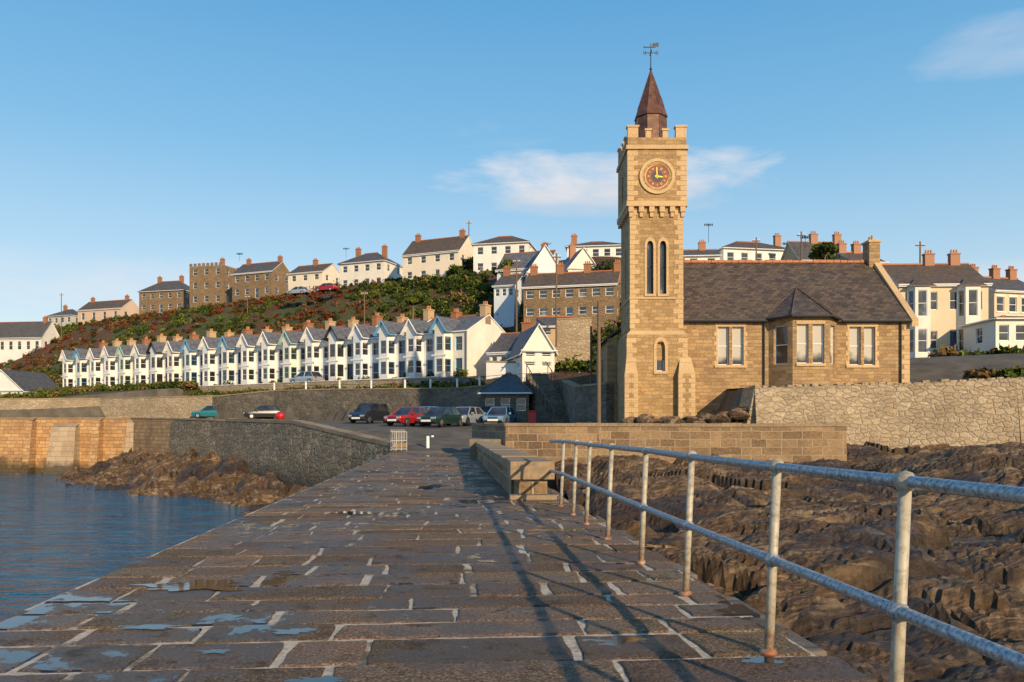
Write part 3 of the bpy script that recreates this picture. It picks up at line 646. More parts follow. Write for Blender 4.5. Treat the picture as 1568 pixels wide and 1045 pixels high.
# ------------------------------------------------------------------ hall
def hall():
    b=MB(); Y=49.0; D=10.4; x0,x1=10.07,23.85; M='hall_stone'; Q='quoin_stone'; ez=8.0; rz=12.3; ym=Y+D/2
    wz=(5.2,7.5)
    G='window_with_blind'
    b.wall((x0,Y),(15.4,Y),.5,ez,[(12.35-x0,13.03-x0,*wz,G),(13.22-x0,13.9-x0,*wz,G)],M,.22,'white_trim',bars=(1,1))
    b.wall((19.5,Y),(x1,Y),.5,ez,[(20.25-19.5,20.93-19.5,*wz,G),(21.12-19.5,21.8-19.5,*wz,G)],M,.22,'white_trim')
    for a in (12.35,20.25):
        b.box(a-.16,a+.68+.87+.16,Y-.035,Y-.002,7.502,7.72,'lintels',Q); b.box(a-.2,a+1.75,Y-.09,Y-.002,5.04,5.198,'sills',Q)
        b.box(a+.682,a+.868,Y-.03,Y-.002,5.2,7.5,'mullions','hall_stone')
        for k in range(8):
            l=.12 if k%2 else .22
            b.box(a-l,a-.002,Y-.02,Y-.002,5.2+k*.29,5.47+k*.29,'quoins',Q); b.box(a+1.552,a+1.55+l,Y-.02,Y-.002,5.2+k*.29,5.47+k*.29,'quoins',Q)
    P=[(15.4,Y),(16.4,47.7),(18.5,47.7),(19.5,Y)]
    b.wall(P[0],P[1],.5,ez-.1,[(.35,1.3,*wz)],M,.2); b.wall(P[2],P[3],.5,ez-.1,[(.35,1.3,*wz,G)],M,.2)
    b.wall(P[1],P[2],.5,ez-.1,[(.25,.93,*wz,G),(1.17,1.85,*wz,G)],M,.2)
    b.box(16.6,18.3,47.61,47.698,5.04,5.198,'sills',Q); b.box(16.6,18.3,47.66,47.698,7.502,7.7,'lintels',Q)
    ap=(17.9,51.4,10.25); E=[(15.1,49.0,ez),(16.25,47.45,ez),(18.65,47.45,ez),(19.8,49.0,ez)]; sl=(rz-ez)/(D/2)
    for k in range(3): b.slab([E[k],E[k+1],ap],.1,'bay_roof','hall_slate')
    b.face([E[0],ap,(15.2,49.6,ez+.6*sl)],'bay_roof','hall_slate'); b.face([E[3],(19.7,49.6,ez+.6*sl),ap],'bay_roof','hall_slate')
    for e in E: b.cyl((e[0],e[1],e[2]+.03),(ap[0],ap[1],ap[2]+.03),.045,.045,'roof_hips','brown_slate',6)
    for k in range(3): b.cyl((E[k][0],E[k][1]-.06,ez-.08),(E[k+1][0],E[k+1][1]-.06,ez-.08),.07,.07,'gutters','black_paint',8)
    b.wall((x1,Y),(x1,Y+D),.5,ez,[],M); b.wall((x1,Y+D),(x0,Y+D),.5,ez,[],M); b.wall((x0,Y+D),(x0,Y),.5,ez,[],M)
    b.face([(x1,Y,ez),(x1,Y+D,ez),(x1,ym,rz)],'walls',M); b.face([(x0,Y,ez),(x0,ym,rz),(x0,Y+D,ez)],'walls',M)
    o=.28
    b.slab([(x0+.02,Y-o,ez-o*sl+.12),(x1,Y-o,ez-o*sl+.12),(x1,ym,rz+.12),(x0+.02,ym,rz+.12)],.1,'roof','hall_slate')
    b.slab([(x1,Y+D+o,ez-o*sl+.12),(x0+.02,Y+D+o,ez-o*sl+.12),(x0+.02,ym,rz+.12),(x1,ym,rz+.12)],.1,'roof','hall_slate')
    x=x0
    while x<x1-.3: b.box(x,x+.42,ym-.13,ym+.13,rz+.08,rz+.24+R.uniform(-.02,.03),'ridge_tiles','ridge_tile'); x+=.45
    b.cyl((x0,Y-o-.05,ez-.2),(15.2,Y-o-.05,ez-.2),.07,.07,'gutters','black_paint',8); b.cyl((19.7,Y-o-.05,ez-.2),(x1,Y-o-.05,ez-.2),.07,.07,'gutters','black_paint',8)
    for x in (15.1,23.3): b.cyl((x,Y-.1,1),(x,Y-.1,ez-.15),.05,.05,'downpipes','black_paint',8)
    for sgn in (1,-1):
        ya=Y-.35 if sgn==1 else Y+D+.35
        b.slab([(x1-.02,ya,ez-.1),(x1+.38,ya,ez-.1),(x1+.38,ym,rz+.42),(x1-.02,ym,rz+.42)],.42,'gable_coping',Q)
    b.box(x1-.35,x1+.36,ym-.5,ym+.5,rz-.6,rz+1.35,'chimney',M); b.box(x1-.42,x1+.43,ym-.57,ym+.57,rz+1.352,rz+1.5,'chimney',Q)
    for q in (-.2,.2): b.cyl((x1,ym+q,rz+1.5),(x1,ym+q,rz+1.85),.13,.1,'chimney_pots','tan_render',8)
    for k in range(14):
        l=.55 if k%2 else .32; b.box(x1-l,x1+.02,Y-.02,Y+(.85-l),3.8+k*.29,4.07+k*.29,'quoins',Q)
    b.wall((6.1,59),(6.1,52.3),.8,7.2,[(1.2,2.0,4.2,6.0),(3.6,4.4,4.2,6.0)],M,.2); b.wall((6.1,52.3),(6.9,52.3),.8,7.2,[],M)
    b.slab([(5.85,52.2,7.1),(5.85,59.2,7.1),(10.1,59.2,10.0),(10.1,52.2,10.0)],.12,'roof','hall_slate')
    b.build('stone_hall')
hall()
# ------------------------------------------------------------------ generic house
def roofbits(b,w,d,h,rise,kind,roofm,wallm,o=.3):
    if kind=='gable':
        sl=rise/(d/2)
        for sg in (0,1):
            y=-o if not sg else d+o
            b.slab([(-w/2-o*.6,y,h-o*sl+.1),(w/2+o*.6,y,h-o*sl+.1),(w/2+o*.6,d/2,h+rise+.1),(-w/2-o*.6,d/2,h+rise+.1)],.12,'roof',roofm,'white_trim')
        for x in (-w/2,w/2): b.face([(x,0,h),(x,d,h),(x,d/2,h+rise)],'walls',wallm)
        b.box(-w/2-o*.6,w/2+o*.6,d/2-.1,d/2+.1,h+rise+.06,h+rise+.2,'ridge','ridge_tile')
    elif kind=='front':
        sl=rise/(w/2)
        for sg in (-1,1):
            b.slab([(sg*(w/2+o),-o,h-o*sl+.1),(sg*(w/2+o),d+o,h-o*sl+.1),(0,d+o,h+rise+.1),(0,-o,h+rise+.1)],.12,'roof',roofm,'white_trim')
        for y in (0,d): b.face([(-w/2,y,h),(w/2,y,h),(0,y,h+rise)],'walls',wallm)
    elif kind=='hip':
        k=min(d/2,w/2-.2); E=[(-w/2-o,-o,h+.02),(w/2+o,-o,h+.02),(w/2+o,d+o,h+.02),(-w/2-o,d+o,h+.02)]; A=(-w/2+k,d/2,h+rise);B_=(w/2-k,d/2,h+rise)
        b.slab([E[0],E[1],B_,A],.12,'roof',roofm,'white_trim'); b.slab([E[2],E[3],A,B_],.12,'roof',roofm,'white_trim')
        b.slab([E[1],E[2],B_],.12,'roof',roofm,'white_trim'); b.slab([E[3],E[0],A],.12,'roof',roofm,'white_trim')
        b.cyl((A[0],A[1],A[2]+.04),(B_[0],B_[1],B_[2]+.04),.1,.1,'ridge','ridge_tile',6)
        for e,a in ((E[0],A),(E[1],B_)): b.cyl(e,a,.07,.07,'ridge','brown_slate',6)
    elif kind=='flat':
        b.box(-w/2,w/2,0,d,h,h+.15,'roof',roofm)
        x=-w/2
        while x<w/2-.4: b.box(x,x+.55,-.05,.3,h+.15,h+.75,'battlements',wallm); b.box(x,x+.55,d-.3,d,h+.15,h+.75,'battlements',wallm); x+=1.1
def chimney(b,x,y,z0,z1,mat='red_brick',w=.9,d=.6):
    b.box(x-w/2,x+w/2,y-d/2,y+d/2,z0,z1,'chimney',mat); b.box(x-w/2-.06,x+w/2+.06,y-d/2-.06,y+d/2+.06,z1+.002,z1+.13,'chimney',mat)
    for k in (-.28,0,.28): b.cyl((x+k*w,y,z1+.13),(x+k*w,y,z1+.5),.11,.08,'chimney_pots','terracotta',7)
def house(name,px0,px1,pr,pe,pb,Z,rot=0,kind='gable',wall='white_render',roof='slate_roof',cols=3,rows=2,ch=(),d=7,trim=None,chm='red_brick',porch=False,ww=1.0,found=6):
    z0=ZZ(pb,Z); h=ZZ(pe,Z)-z0; rise=(pe-pr)/F*(Z+d*.5)*1.0+.05*d
    cx=X((px0+px1)/2,Z+2); W=(px1-px0)/F*Z; a=math.radians(rot); w=max(3.0,(W-abs(math.sin(a))*d)/math.cos(a)) if rot else W
    b=MB(); fh=h/rows
    def rowholes(L,n,door=False,m=.12):
        hs=[]
        for r_ in range(rows):
            for c in range(n):
                u=L*(c+.5)/n; wh=min(ww,L/n*.6)/2; v0=r_*fh+fh*.36; v1=r_*fh+fh*.82
                if door and r_==0 and c==n//2: hs.append((u-.45,u+.45,.1,fh*.82,'door_paint'))
                else: hs.append((u-wh,u+wh,v0,v1))
        return hs
    b.wall((-w/2,0),(w/2,0),-.0,h,rowholes(w,cols,h/rows>2.0 and rows==2),wall,.14,'white_trim',lint=trim)
    ns=max(1,int(d/3.5))
    b.wall((w/2,0),(w/2,d),0,h,rowholes(d,ns),wall,.14); b.wall((w/2,d),(-w/2,d),0,h,[],wall); b.wall((-w/2,d),(-w/2,0),0,h,rowholes(d,ns),wall,.14)
    b.box(-w/2+.003,w/2-.003,.003,d-.003,-found,-.001,'foundation',wall)
    roofbits(b,w,d,h,rise,kind,roof,wall)
    if kind!='flat': b.cyl((-w/2-.2,-.36,h-.04),(w/2+.2,-.36,h-.04),.07,.07,'gutter','white_trim',6)
    for f in ch:
        chimney(b,(-.5+f)*w,d/2,h+rise*.3,h+rise+1.0,chm)
    if porch:
        for sx in (-.28,.28):
            c=sx*w; pw=1.1
            P=[(c-pw,0),(c-pw*.6,-.8),(c+pw*.6,-.8),(c+pw,0)]
            for q in range(3):
                A,B_=Vector(P[q]),Vector(P[q+1]); L=(B_-A).length
                b.wall(P[q],P[q+1],0,h-.2,[(L*.18,L*.82,.9,fh*.85),(L*.18,L*.82,fh+.6,h-.6)],'warm_white_render',.1)
            b.slab([(c-pw-.1,-.95,h-.2),(c+pw+.1,-.95,h-.2),(c+pw*.0+.1,.5,h+.7),(c-pw*.0-.1,.5,h+.7)],.1,'bay_roofs',roof)
    return b.build(name,(cx,Z,z0),a)
def Zs(px,s): return onS(px,s)[1]
Hs=[
 ('slate_roof_house',-30,78,494,518,546,Zs(20,30),-8,'gable','white_render','slate_roof',7,1,(.9,)),
 ('white_gable_house',-25,62,572,598,634,104,-10,'front','white_render','slate_roof',3,1,()),
 ('hilltop_house',66,128,474,484,500,Zs(95,48),-20,'hip','grey_render','slate_roof',4,1,(.3,)),
 ('hilltop_house',110,205,461,474,497,Zs(160,50),-20,'gable','pink_render','brown_slate',4,1,(.1,.9)),
 ('brick_villa',208,296,430,446,480,Zs(240,50),-15,'hip','brown_rubble','slate_roof',5,2,(.25,.75)),
 ('battlemented_house',286,356,403,408,470,Zs(320,49),-15,'flat','brown_rubble','lead',3,3,(.7,)),
 ('stone_villa',346,434,402,418,458,Zs(390,49),-22,'gable','brown_rubble','slate_roof',4,2,(.15,.95)),
 ('bay_fronted_house',432,510,405,418,455,Zs(470,47),-22,'gable','cream_render','brown_slate',3,2,(.5,)),
 ('white_villa',509,604,386,402,445,Zs(556,46),-22,'hip','warm_white_render','slate_roof',4,2,(.2,.8)),
 ('white_gabled_villa',603,718,364,388,432,Zs(655,44),-24,'gable','cream_render','brown_slate',4,2,(.1,.9)),
 ('hip_roof_villa',718,816,359,373,422,Zs(767,46),-12,'hip','white_render','brown_slate',4,2,()),
 ('blue_gable_house',748,850,385,412,446,Zs(800,34),-20,'gable','pale_blue_render','blue_slate',4,1,(.8,)),
 ('pale_gable_house',800,868,381,418,448,Zs(835,32),10,'front','pale_blue_render','blue_slate',2,2,()),
 ('white_bungalow',862,958,367,377,402,Zs(910,48),-8,'hip','white_render','brown_slate',5,1,(.1,)),
 ('pale_gable_house',858,925,385,412,440,Zs(890,38),15,'front','warm_white_render','blue_slate',2,1,(.4,)),
 ('stone_cottage_row',790,950,416,438,492,Zs(870,24),-14,'gable','brown_rubble','brown_slate',7,2,(.05,.35,.65,.98)),
 ('white_cottage',1040,1100,380,392,412,108,-5,'gable','white_render','slate_roof',2,1,(.6,)),
 ('hip_roof_cottage',1092,1218,367,382,415,112,10,'hip','white_render','brown_slate',5,1,(.95,)),
 ('slate_roof_cottage',1212,1300,368,400,425,100,5,'gable','tan_render','slate_roof',3,1,(.5,.98)),
 ('terrace_cottage',1290,1352,384,402,430,92,8,'gable','tan_render','brown_slate',2,1,(.1,.6)),
 ('white_cottage',744,800,420,438,462,Zs(776,28),-20,'gable','pale_blue_render','slate_roof',3,1,(.2,)),
]
for h_ in Hs: house(*h_,trim='quoin_stone' if 'rubble' in h_[8] else None)
house('cream_bay_house',1358,1498,402,436,556,76,-3,'gable','beige_render','brown_slate',4,2,(.55,.85),d=8,porch=True,chm='red_brick',ww=.9)
house('beige_end_house',1486,1600,424,447,545,86,14,'gable','beige_render','slate_roof',4,2,(.1,.55,.9),d=7,trim='white_trim')
house('white_outbuilding',1503,1580,484,488,541,70,0,'hip','warm_white_render','slate_roof',3,1,(),d=5)
house('low_stone_shed',1465,1490,545,552,562,60,0,'hip','brown_rubble','slate_roof',1,1,(),d=3) 
house('harbour_store',733,815,576,602,645,66,-5,'hip','dark_rubble','slate_roof',3,1,(),d=6,ww=1.6)
house('white_cottage',742,800,513,540,572,80,-25,'gable','white_render','slate_roof',3,1,(.9,),d=6)
house('white_gable_cottage',795,852,505,537,566,74,12,'front','warm_white_render','blue_slate',2,2,(),d=7)
house('stone_cottage',818,880,486,500,520,92,-5,'gable','tan_render','slate_roof',2,1,(),d=5)
# ------------------------------------------------------------------ terrace
A=Vector((-68,125)); B2=Vector((-4.5,82)); dirv=(B2-A).normalized(); rotT=math.atan2(dirv.y,dirv.x); TL=(B2-A).length
NU=20; UW=TL/NU
def terrace_unit(k):
    b=MB(); w=UW-.01; h=5.0+.08*math.sin(k*2.3); d=7.2; rise=1.9; wm={16:'pale_blue_render'}.get(k,('white_render','warm_white_render','white_render')[k*7%3])
    tr=['white_trim','sky_blue_paint','white_trim','white_trim','green_paint','white_trim','black_paint','white_trim','sky_blue_paint'][k%9]
    bw=1.8; bx=-w/2+.15; pj=1.05
    b.wall((-w/2,0),(w/2,0),0,h,[(bw+.5,bw+1.4,.05,2.2,'door_paint'),(bw+.5,bw+1.4,3.0,4.4)],wm,.16,tr)
    b.wall((w/2,0),(w/2,d),0,h,[] if k<NU-1 else [(4.5,5.3,3,4.2)],wm); b.wall((w/2,d),(-w/2,d),0,h,[(1,1.9,3,4.3)],wm); b.wall((-w/2,d),(-w/2,0),0,h,[],wm)
    b.box(-w/2+.003,w/2-.003,.003,d-.003,-3,-.001,'foundation',wm)
    b.cyl((w/2-.1,-.08,0),(w/2-.1,-.08,h),.06,.06,'downpipe','dark_metal',6)
    P=[(bx,0),(bx+.3,-pj),(bx+bw-.3,-pj),(bx+bw,0)]
    for q in range(3):
        Aq,Bq=Vector(P[q]),Vector(P[q+1]); L=(Bq-Aq).length
        b.wall(P[q],P[q+1],-2,h+.15,[(L*.15,L*.85,.8,2.15),(L*.15,L*.85,3.0,4.4)],wm,.1,tr,bars=(1,1))
    c=bx+bw/2; gz=h+.15; gr=1.25
    b.face([(bx,-pj,gz),(bx+bw,-pj,gz),(c,-pj,gz+gr)],'bay_gable',wm)
    for sg in (-1,1):
        b.slab([(c+sg*(bw/2+.2),-pj-.3,gz-.2),(c+sg*(bw/2+.2),1.6,gz-.2),(c,3.4,gz+gr+.08),(c,-pj-.3,gz+gr+.08)],.1,'bay_roof','blue_slate',tr)
        b.cyl((c+sg*(bw/2+.2),-pj-.32,gz-.25),(c,-pj-.32,gz+gr+.03),.06,.06,'bargeboards',tr,6)
    b.box(bx-.05,bx+bw+.05,-pj-.06,-pj+.02,2.45,2.6,'string_course','white_trim')
    roofbits(b,w,d,h,rise,'gable','blue_slate',wm,.2)
    hc=R.uniform(.5,1.0)
    chimney(b,w/2-.35,d/2,h+rise*.5,h+rise+hc,'tan_render' if k%3 else 'red_brick',.7,1.0)
    p=A+dirv*(UW*(k+.5)); z=6.55+.45*(1-k/NU)-.3
    b.build('terraced_house',(p.x,p.y,z),rotT)
for k in range(NU): terrace_unit(k)
def garden_walls():
    pts=[]
    for k in range(12):
        f=k/11; p=A+dirv*(TL*f)+Vector((-.559,-.829))*4.4; pts.append((p.x,p.y,4,6.3+.3*(1-f)))
    wallrun('garden_wall',pts,.3,'pale_rubble','white_trim',.08)
garden_walls()
wallrun('hillside_wall',[(X(853,80),80,8,ZZ(490,80)),(X(906,80),80,8,ZZ(488,80))],.4,'pale_rubble','coping_stone')
wallrun('lane_wall',[(X(745,78),77,5.5,7.6),(X(812,78),76,5.5,7.4)],.3,'white_render','coping_stone')
def stair():
    b=MB(); p0=Vector((4.0,59,1.5)); p1=Vector((2.0,70.5,6.1)); n=26
    for k in range(n):
        a=p0.lerp(p1,k/n); c=p0.lerp(p1,(k+1)/n); b.box(a.x-.9,a.x+.9,a.y,c.y+.002,0,c.z,'steps','dark_rubble')
    for sx in (-.9,.9):
        for k in range(0,n+1,3):
            a=p0.lerp(p1,k/n); b.cyl((a.x+sx,a.y,a.z),(a.x+sx,a.y,a.z+1.05),.03,.03,'handrail','dark_metal',6)
        b.cyl((p0.x+sx,p0.y,p0.z+1.05),(p1.x+sx,p1.y,p1.z+1.05),.035,.035,'handrail','dark_metal',6)
    b.build('stone_staircase')
stair()
wallrun('side_wall',[(X(868,60),66,0,5.2),(X(880,56),56,0,4.2),(6.0,52,0,4.2)],.5,'dark_rubble','coping_stone',.12)
# ------------------------------------------------------------------ cars
def car(px,pb,Z,rot,paintm,suv=False,name='parked_car'):
    b=MB(); L,Wd=(4.1,1.74); hh=1.45 if not suv else 1.75
    zb=.22; zl=.82 if not suv else 1.0
    def sec(x,z0,z1,w0,w1): return [(x,-w0/2,z0),(x,-w1/2,(z0+z1)/2+.08),(x,-w1/2*.94,z1),(x,w1/2*.94,z1),(x,w1/2,(z0+z1)/2+.08),(x,w0/2,z0)]
    prof=[(-2.05,.42,.62,1.35,1.5),(-1.98,.28,.74,1.5,1.64),(-1.6,zb,zl-.04,1.6,Wd),(-.9,zb,zl+.04,1.62,Wd),(.2,zb,zl+.06,1.62,Wd),(1.3,zb,zl+.08,1.62,Wd),(1.9,.25,zl+.02,1.55,1.68),(2.05,.38,zl-.12,1.4,1.52)]
    S_=[sec(*p) for p in prof]
    for a,c in zip(S_,S_[1:]):
        for k in range(5): b.face([a[k],a[k+1],c[k+1],c[k]],'body',paintm)
        b.face([a[5],a[0],c[0],c[5]],'body','black_paint')
    b.face(S_[0],'body',paintm); b.face(S_[-1][::-1],'body',paintm)
    g0=[(-1.05,-.76,zl+.02),(-1.05,.76,zl+.02),(1.75,.76,zl+.06),(1.75,-.76,zl+.06)]; g1=[(-.35,-.58,hh-.05),(-.35,.58,hh-.05),(1.25,.58,hh-.05),(1.25,-.58,hh-.05)]
    if suv: g1=[(-.45,-.64,hh-.05),(-.45,.64,hh-.05),(1.6,.64,hh-.05),(1.6,-.64,hh-.05)]
    for k in range(4): j=(k+1)%4; b.face([g0[k],g0[j],g1[j],g1[k]],'windows','window_glass')
    r=[(p[0]+(.12 if p[0]<0 else -.12),p[1]*.9,hh) for p in g1]
    for k in range(4): j=(k+1)%4; b.face([g1[k],g1[j],r[j],r[k]],'roof',paintm)
    b.face(r,'roof',paintm)
    for k in range(4): b.cyl(g0[k],g1[k],.045,.045,'pillars',paintm,6)
    for sy in (-1,1):
        b.cyl((.35,sy*.77,zl+.04),(.4,sy*.6,hh-.03),.035,.035,'pillars',paintm,6)
        b.box(-.85,-.65,sy*.98-.08,sy*.98+.08,zl+.05,zl+.2,'mirrors',paintm)
        b.box(-2.06,-1.9,sy*.58-.17,sy*.58+.17,.56,.7,'headlights','chrome'); b.box(1.95,2.07,sy*.6-.12,sy*.6+.12,.6,.82,'tail_lights','bright_red')
        for wx in (-1.3,1.3):
            b.cyl((wx,sy*.68,.31),(wx,sy*.89,.31),.31,.31,'wheels','tyre',18); b.cyl((wx,sy*.885,.31),(wx,sy*.9,.31),.19,.17,'wheels','chrome',12)
    b.box(-2.09,-2.0,-.4,.4,.36,.5,'number_plate','white_trim'); b.box(-2.08,-1.98,-.35,.35,.54,.64,'grille','black_paint')
    b.build(name,(X(px,Z),Z,ZZ(pb,Z)),math.radians(rot))
def gcar(px,Z,rot,m_,suv=False): car(px,655-(T(X(px,Z),Z)+.01-H)*F/Z,Z,rot,m_,suv,'parked_suv' if suv else 'parked_car')
gcar(766,62,75,'car_blue'); gcar(713,63,66,'car_silver'); gcar(676,60,62,'car_green'); gcar(627,62,58,'car_red'); gcar(566,70,66,'car_dark',True)
gcar(745,66,80,'car_dark'); gcar(652,69,60,'car_blue'); gcar(404,88,20,'car_dark'); gcar(324,93,5,'car_teal')
for px,py,Z_,m_ in ((457,452,150,'car_silver'),(500,447,147,'car_red')): car(px,py,Z_,-20,m_)
for px,m_ in ((470,'car_silver'),):
    x,y=onS(px,-2.6); car(px,655-(T(x,y)-H+.02)*F/y,y,-34,m_)
# ------------------------------------------------------------------ poles, bits
def pole(px,pt,pb,Z,r=.12,name='utility_pole',arms=True):
    x=X(px,Z); z0=ZZ(pb,Z)-3; z1=ZZ(pt,Z); b=MB(); b.cyl((x,Z,z0),(x,Z,z1),r,r*.7,'post','wood_pole',8)
    if arms:
        b.box(x-.5,x+.5,Z-.06,Z+.06,z1-.5,z1-.38,'crossarm','wood_pole')
        for k in (-.4,-.2,.2,.4): b.cyl((x+k,Z,z1-.38),(x+k,Z,z1-.2),.05,.04,'insulators','white_trim',6)
    b.build(name)
for a in ((718,338,425,150),(558,446,480,120),(852,388,490,90),(1227,355,405,95),(1158,364,405,105),(1409,370,420,90),(94,449,500,200),(379,452,490,160),(791,396,480,105)): pole(*a)
pole(917,461,645,46,.13,'telegraph_pole',False); pole(905,500,645,58,.1,'telegraph_pole',False)
def antenna(px,pt,pb,Z):
    x=X(px,Z);b=MB();z=ZZ(pt,Z); b.cyl((x,Z,ZZ(pb,Z)),(x,Z,z),.03,.03,'mast','dark_metal',5); b.box(x-.6,x+.6,Z-.015,Z+.015,z-.15,z-.11,'boom','dark_metal')
    for k in range(6): b.box(x-.5+k*.2-.012,x-.5+k*.2+.012,Z-.2,Z+.2,z-.28,z+.02,'elements','dark_metal')
    b.build('tv_antenna')
for a in ((1085,343,372,108),(1233,362,380,98),(367,388,400,160),(838,372,385,120),(530,380,395,150),(1205,372,385,110)): antenna(*a)
def barrier(x0,y0,x1,y1,z,n=8):
    b=MB(); p=Vector((x0,y0,z));q=Vector((x1,y1,z))
    for k in range(n+1):
        a=p.lerp(q,k/n); b.cyl(a,a+Vector((0,0,1.1)),.018,.018,'uprights','grey_render',6)
    for h in (.1,.6,1.1): b.cyl(p+Vector((0,0,h)),q+Vector((0,0,h)),.022,.022,'rails','grey_render',6)
    b.build('white_barrier')
barrier(-7.0,47.2,-6.9,52.5,.2,8); barrier(-7.0,47.2,-6.1,47.3,.1,3)
for px,py,Z in ((655,690,50),(662,684,54),(648,678,58)):
    b=MB(); x=X(px,Z); b.cyl((x,Z,-.2),(x,Z,.95),.11,.1,'post','white_trim',10); b.cyl((x,Z,.95),(x,Z,1.03),.13,.05,'cap','black_paint',10); b.build('bollard')
b=MB()
for (p,q,za,zb) in zip(pp[1:-1],pp[2:],ztop[1:],ztop[2:]):
    a=Vector((p[0],p[1],za+.12)); c=Vector((q[0],q[1],zb+.12)); n=max(2,int((c-a).length/4))
    for k in range(n): v=a.lerp(c,k/n); b.cyl(v,v+Vector((0,0,.8)),.1,.1,'posts','white_trim',6)
    for hh in (.4,.75): b.cyl(a+Vector((0,0,hh)),c+Vector((0,0,hh)),.02,.02,'rails','dark_metal',5)
b.build('promenade_railing')
b=MB()
for k in range(6):
    a0=-math.pi/2+k*math.pi/6;a1=a0+math.pi/6; b.cyl((0,0,.5+.45*math.sin(a0)),(0,0,.5+.45*math.sin(a1)),max(.001,.45*math.cos(a0)),max(.001,.45*math.cos(a1)),'float','bright_red',12,False)
b.cyl((0,0,.95),(0,0,1.1),.06,.06,'ring','dark_metal',8); b.build('mooring_buoy',(X(429,78),78,T(X(429,78),78)))
b=MB(); b.box(-.3,.3,-.25,.25,0,1.1,'cabinet_body','bright_red'); b.box(-.35,.35,-.3,.3,1.102,1.2,'lid','bright_red'); b.build('lifebuoy_cabinet',(X(815,60),60,1.5),0,.03)
# ------------------------------------------------------------------ foliage
def leafmass(name,shrubs,K=100,ls=.3,seed=3):
    rg=np.random.default_rng(seed); n=len(shrubs); sh=np.array([s[:4] for s in shrubs]); col=np.array([s[4] for s in shrubs])
    d=rg.normal(size=(n,K,3)); d/=np.linalg.norm(d,axis=2,keepdims=True); rad=rg.uniform(.45,1.05,(n,K,1))
    lump=1+.25*np.sin(d[:,:,0:1]*5+rg.uniform(0,6,(n,1,1)))*np.cos(d[:,:,1:2]*4)
    c=sh[:,None,:3]+d*rad*lump*sh[:,None,3:4]*np.array([1,1,.75])
    u=rg.normal(size=(n,K,3)); u/=np.linalg.norm(u,axis=2,keepdims=True); w=np.cross(u,d+.5*rg.normal(size=(n,K,3))); w/=np.linalg.norm(w,axis=2,keepdims=True)
    sz=ls*rg.uniform(.6,1.3,(n,K,1))
    v=np.stack([c-u*sz-w*sz*.5,c+u*sz-w*sz*.5,c+u*sz*.8+w*sz*.5,c-u*sz*.8+w*sz*.5],2).reshape(-1,3)
    N=n*K; me=bpy.data.meshes.new(name); me.vertices.add(N*4); me.vertices.foreach_set('co',v.astype(np.float32).ravel())
    me.loops.add(N*4); me.loops.foreach_set('vertex_index',np.arange(N*4,dtype=np.int32)); me.polygons.add(N); me.polygons.foreach_set('loop_start',np.arange(0,N*4,4,dtype=np.int32))
    me.materials.append(MATS['foliage']); me.update()
    cc=col[:,None,:]*rg.uniform(.5,1.4,(n,K,1)); cc=np.repeat(np.concatenate([cc,np.ones((n,K,1))],2).reshape(-1,4),4,0)
    at=me.color_attributes.new('tint','FLOAT_COLOR','POINT'); at.data.foreach_set('color',cc.astype(np.float32).ravel())
    link(bpy.data.objects.new(name,me))
G1=(.075,.10,.02);G2=(.12,.14,.03);G3=(.038,.058,.016);B1=(.16,.075,.032);B3=(.20,.13,.055);B4=(.17,.048,.022);B5=(.09,.055,.028)
sh=[];R2=random.Random(5)
for k in range(2900):
    px=R2.uniform(-60,745); s=R2.uniform(9.5,50)
    x,y=onS(px,s); z=T(x,y)
    q=noise.noise(Vector((x*.045,y*.045,3)))+.4*noise.noise(Vector((x*.15,y*.15,1)))
    c=R2.choice((G1,G2,G3,G3,G1,G2)) if q<.04 else R2.choice((B1,B5,B3,B4,G3,B4,B1))
    r=R2.uniform(.35,1.0)*(1.5 if R2.random()<.07 else 1); sh.append((x,y,z+r*.2,r,c))
leafmass('hillside_shrubs',sh,60,.2)
sh=[]
for k in range(520):
    px=R2.uniform(100,740); s=R2.choice((R2.uniform(-5.8,-4.6),-5.4,R2.uniform(-.8,-.2),-5.0)); x,y=onS(px,s); r=R2.uniform(.3,.75)
    if s>-4 and R2.random()<.6: continue
    sh.append((x,y,T(x,y)+r*.5,r,R2.choice((G1,G3,G2,B3,G1))))
for k in range(90):
    px=R2.uniform(-20,110); x=X(px,103); y=R2.uniform(100,112); r=R2.uniform(.4,1.0); sh.append((x,y,T(x,y)+r*.4,r,R2.choice((G1,G2,B3))))
leafmass('garden_hedge',sh,90,.15,5)
sh=[]
for (pa,pb_,sa,sb,n,rr) in ((690,960,22,40,170,(.7,1.6)),(745,960,8,20,120,(.6,1.4)),(1040,1330,30,45,60,(.5,1.2)),(1440,1568,4,12,30,(.5,1.0)),(600,720,40,44,30,(.6,1.2)),(850,930,-2,6,50,(.5,1.2)),(-30,110,14,26,150,(.9,2.0))):
    for k in range(n):
        px=R2.uniform(pa,pb_); x,y=onS(px,R2.uniform(sa,sb)); r=R2.uniform(*rr); sh.append((x,y,T(x,y)+r*.4,r,R2.choice((G1,G3,G3,B3,G2))))
for k in range(24):
    px=R2.uniform(1470,1568); x=X(px,47.5); sh.append((x,R2.uniform(44.6,47.5),T(x,46)+.8,R2.uniform(.2,.4),R2.choice((B3,G1))))
leafmass('village_bushes',sh,90,.22,8)
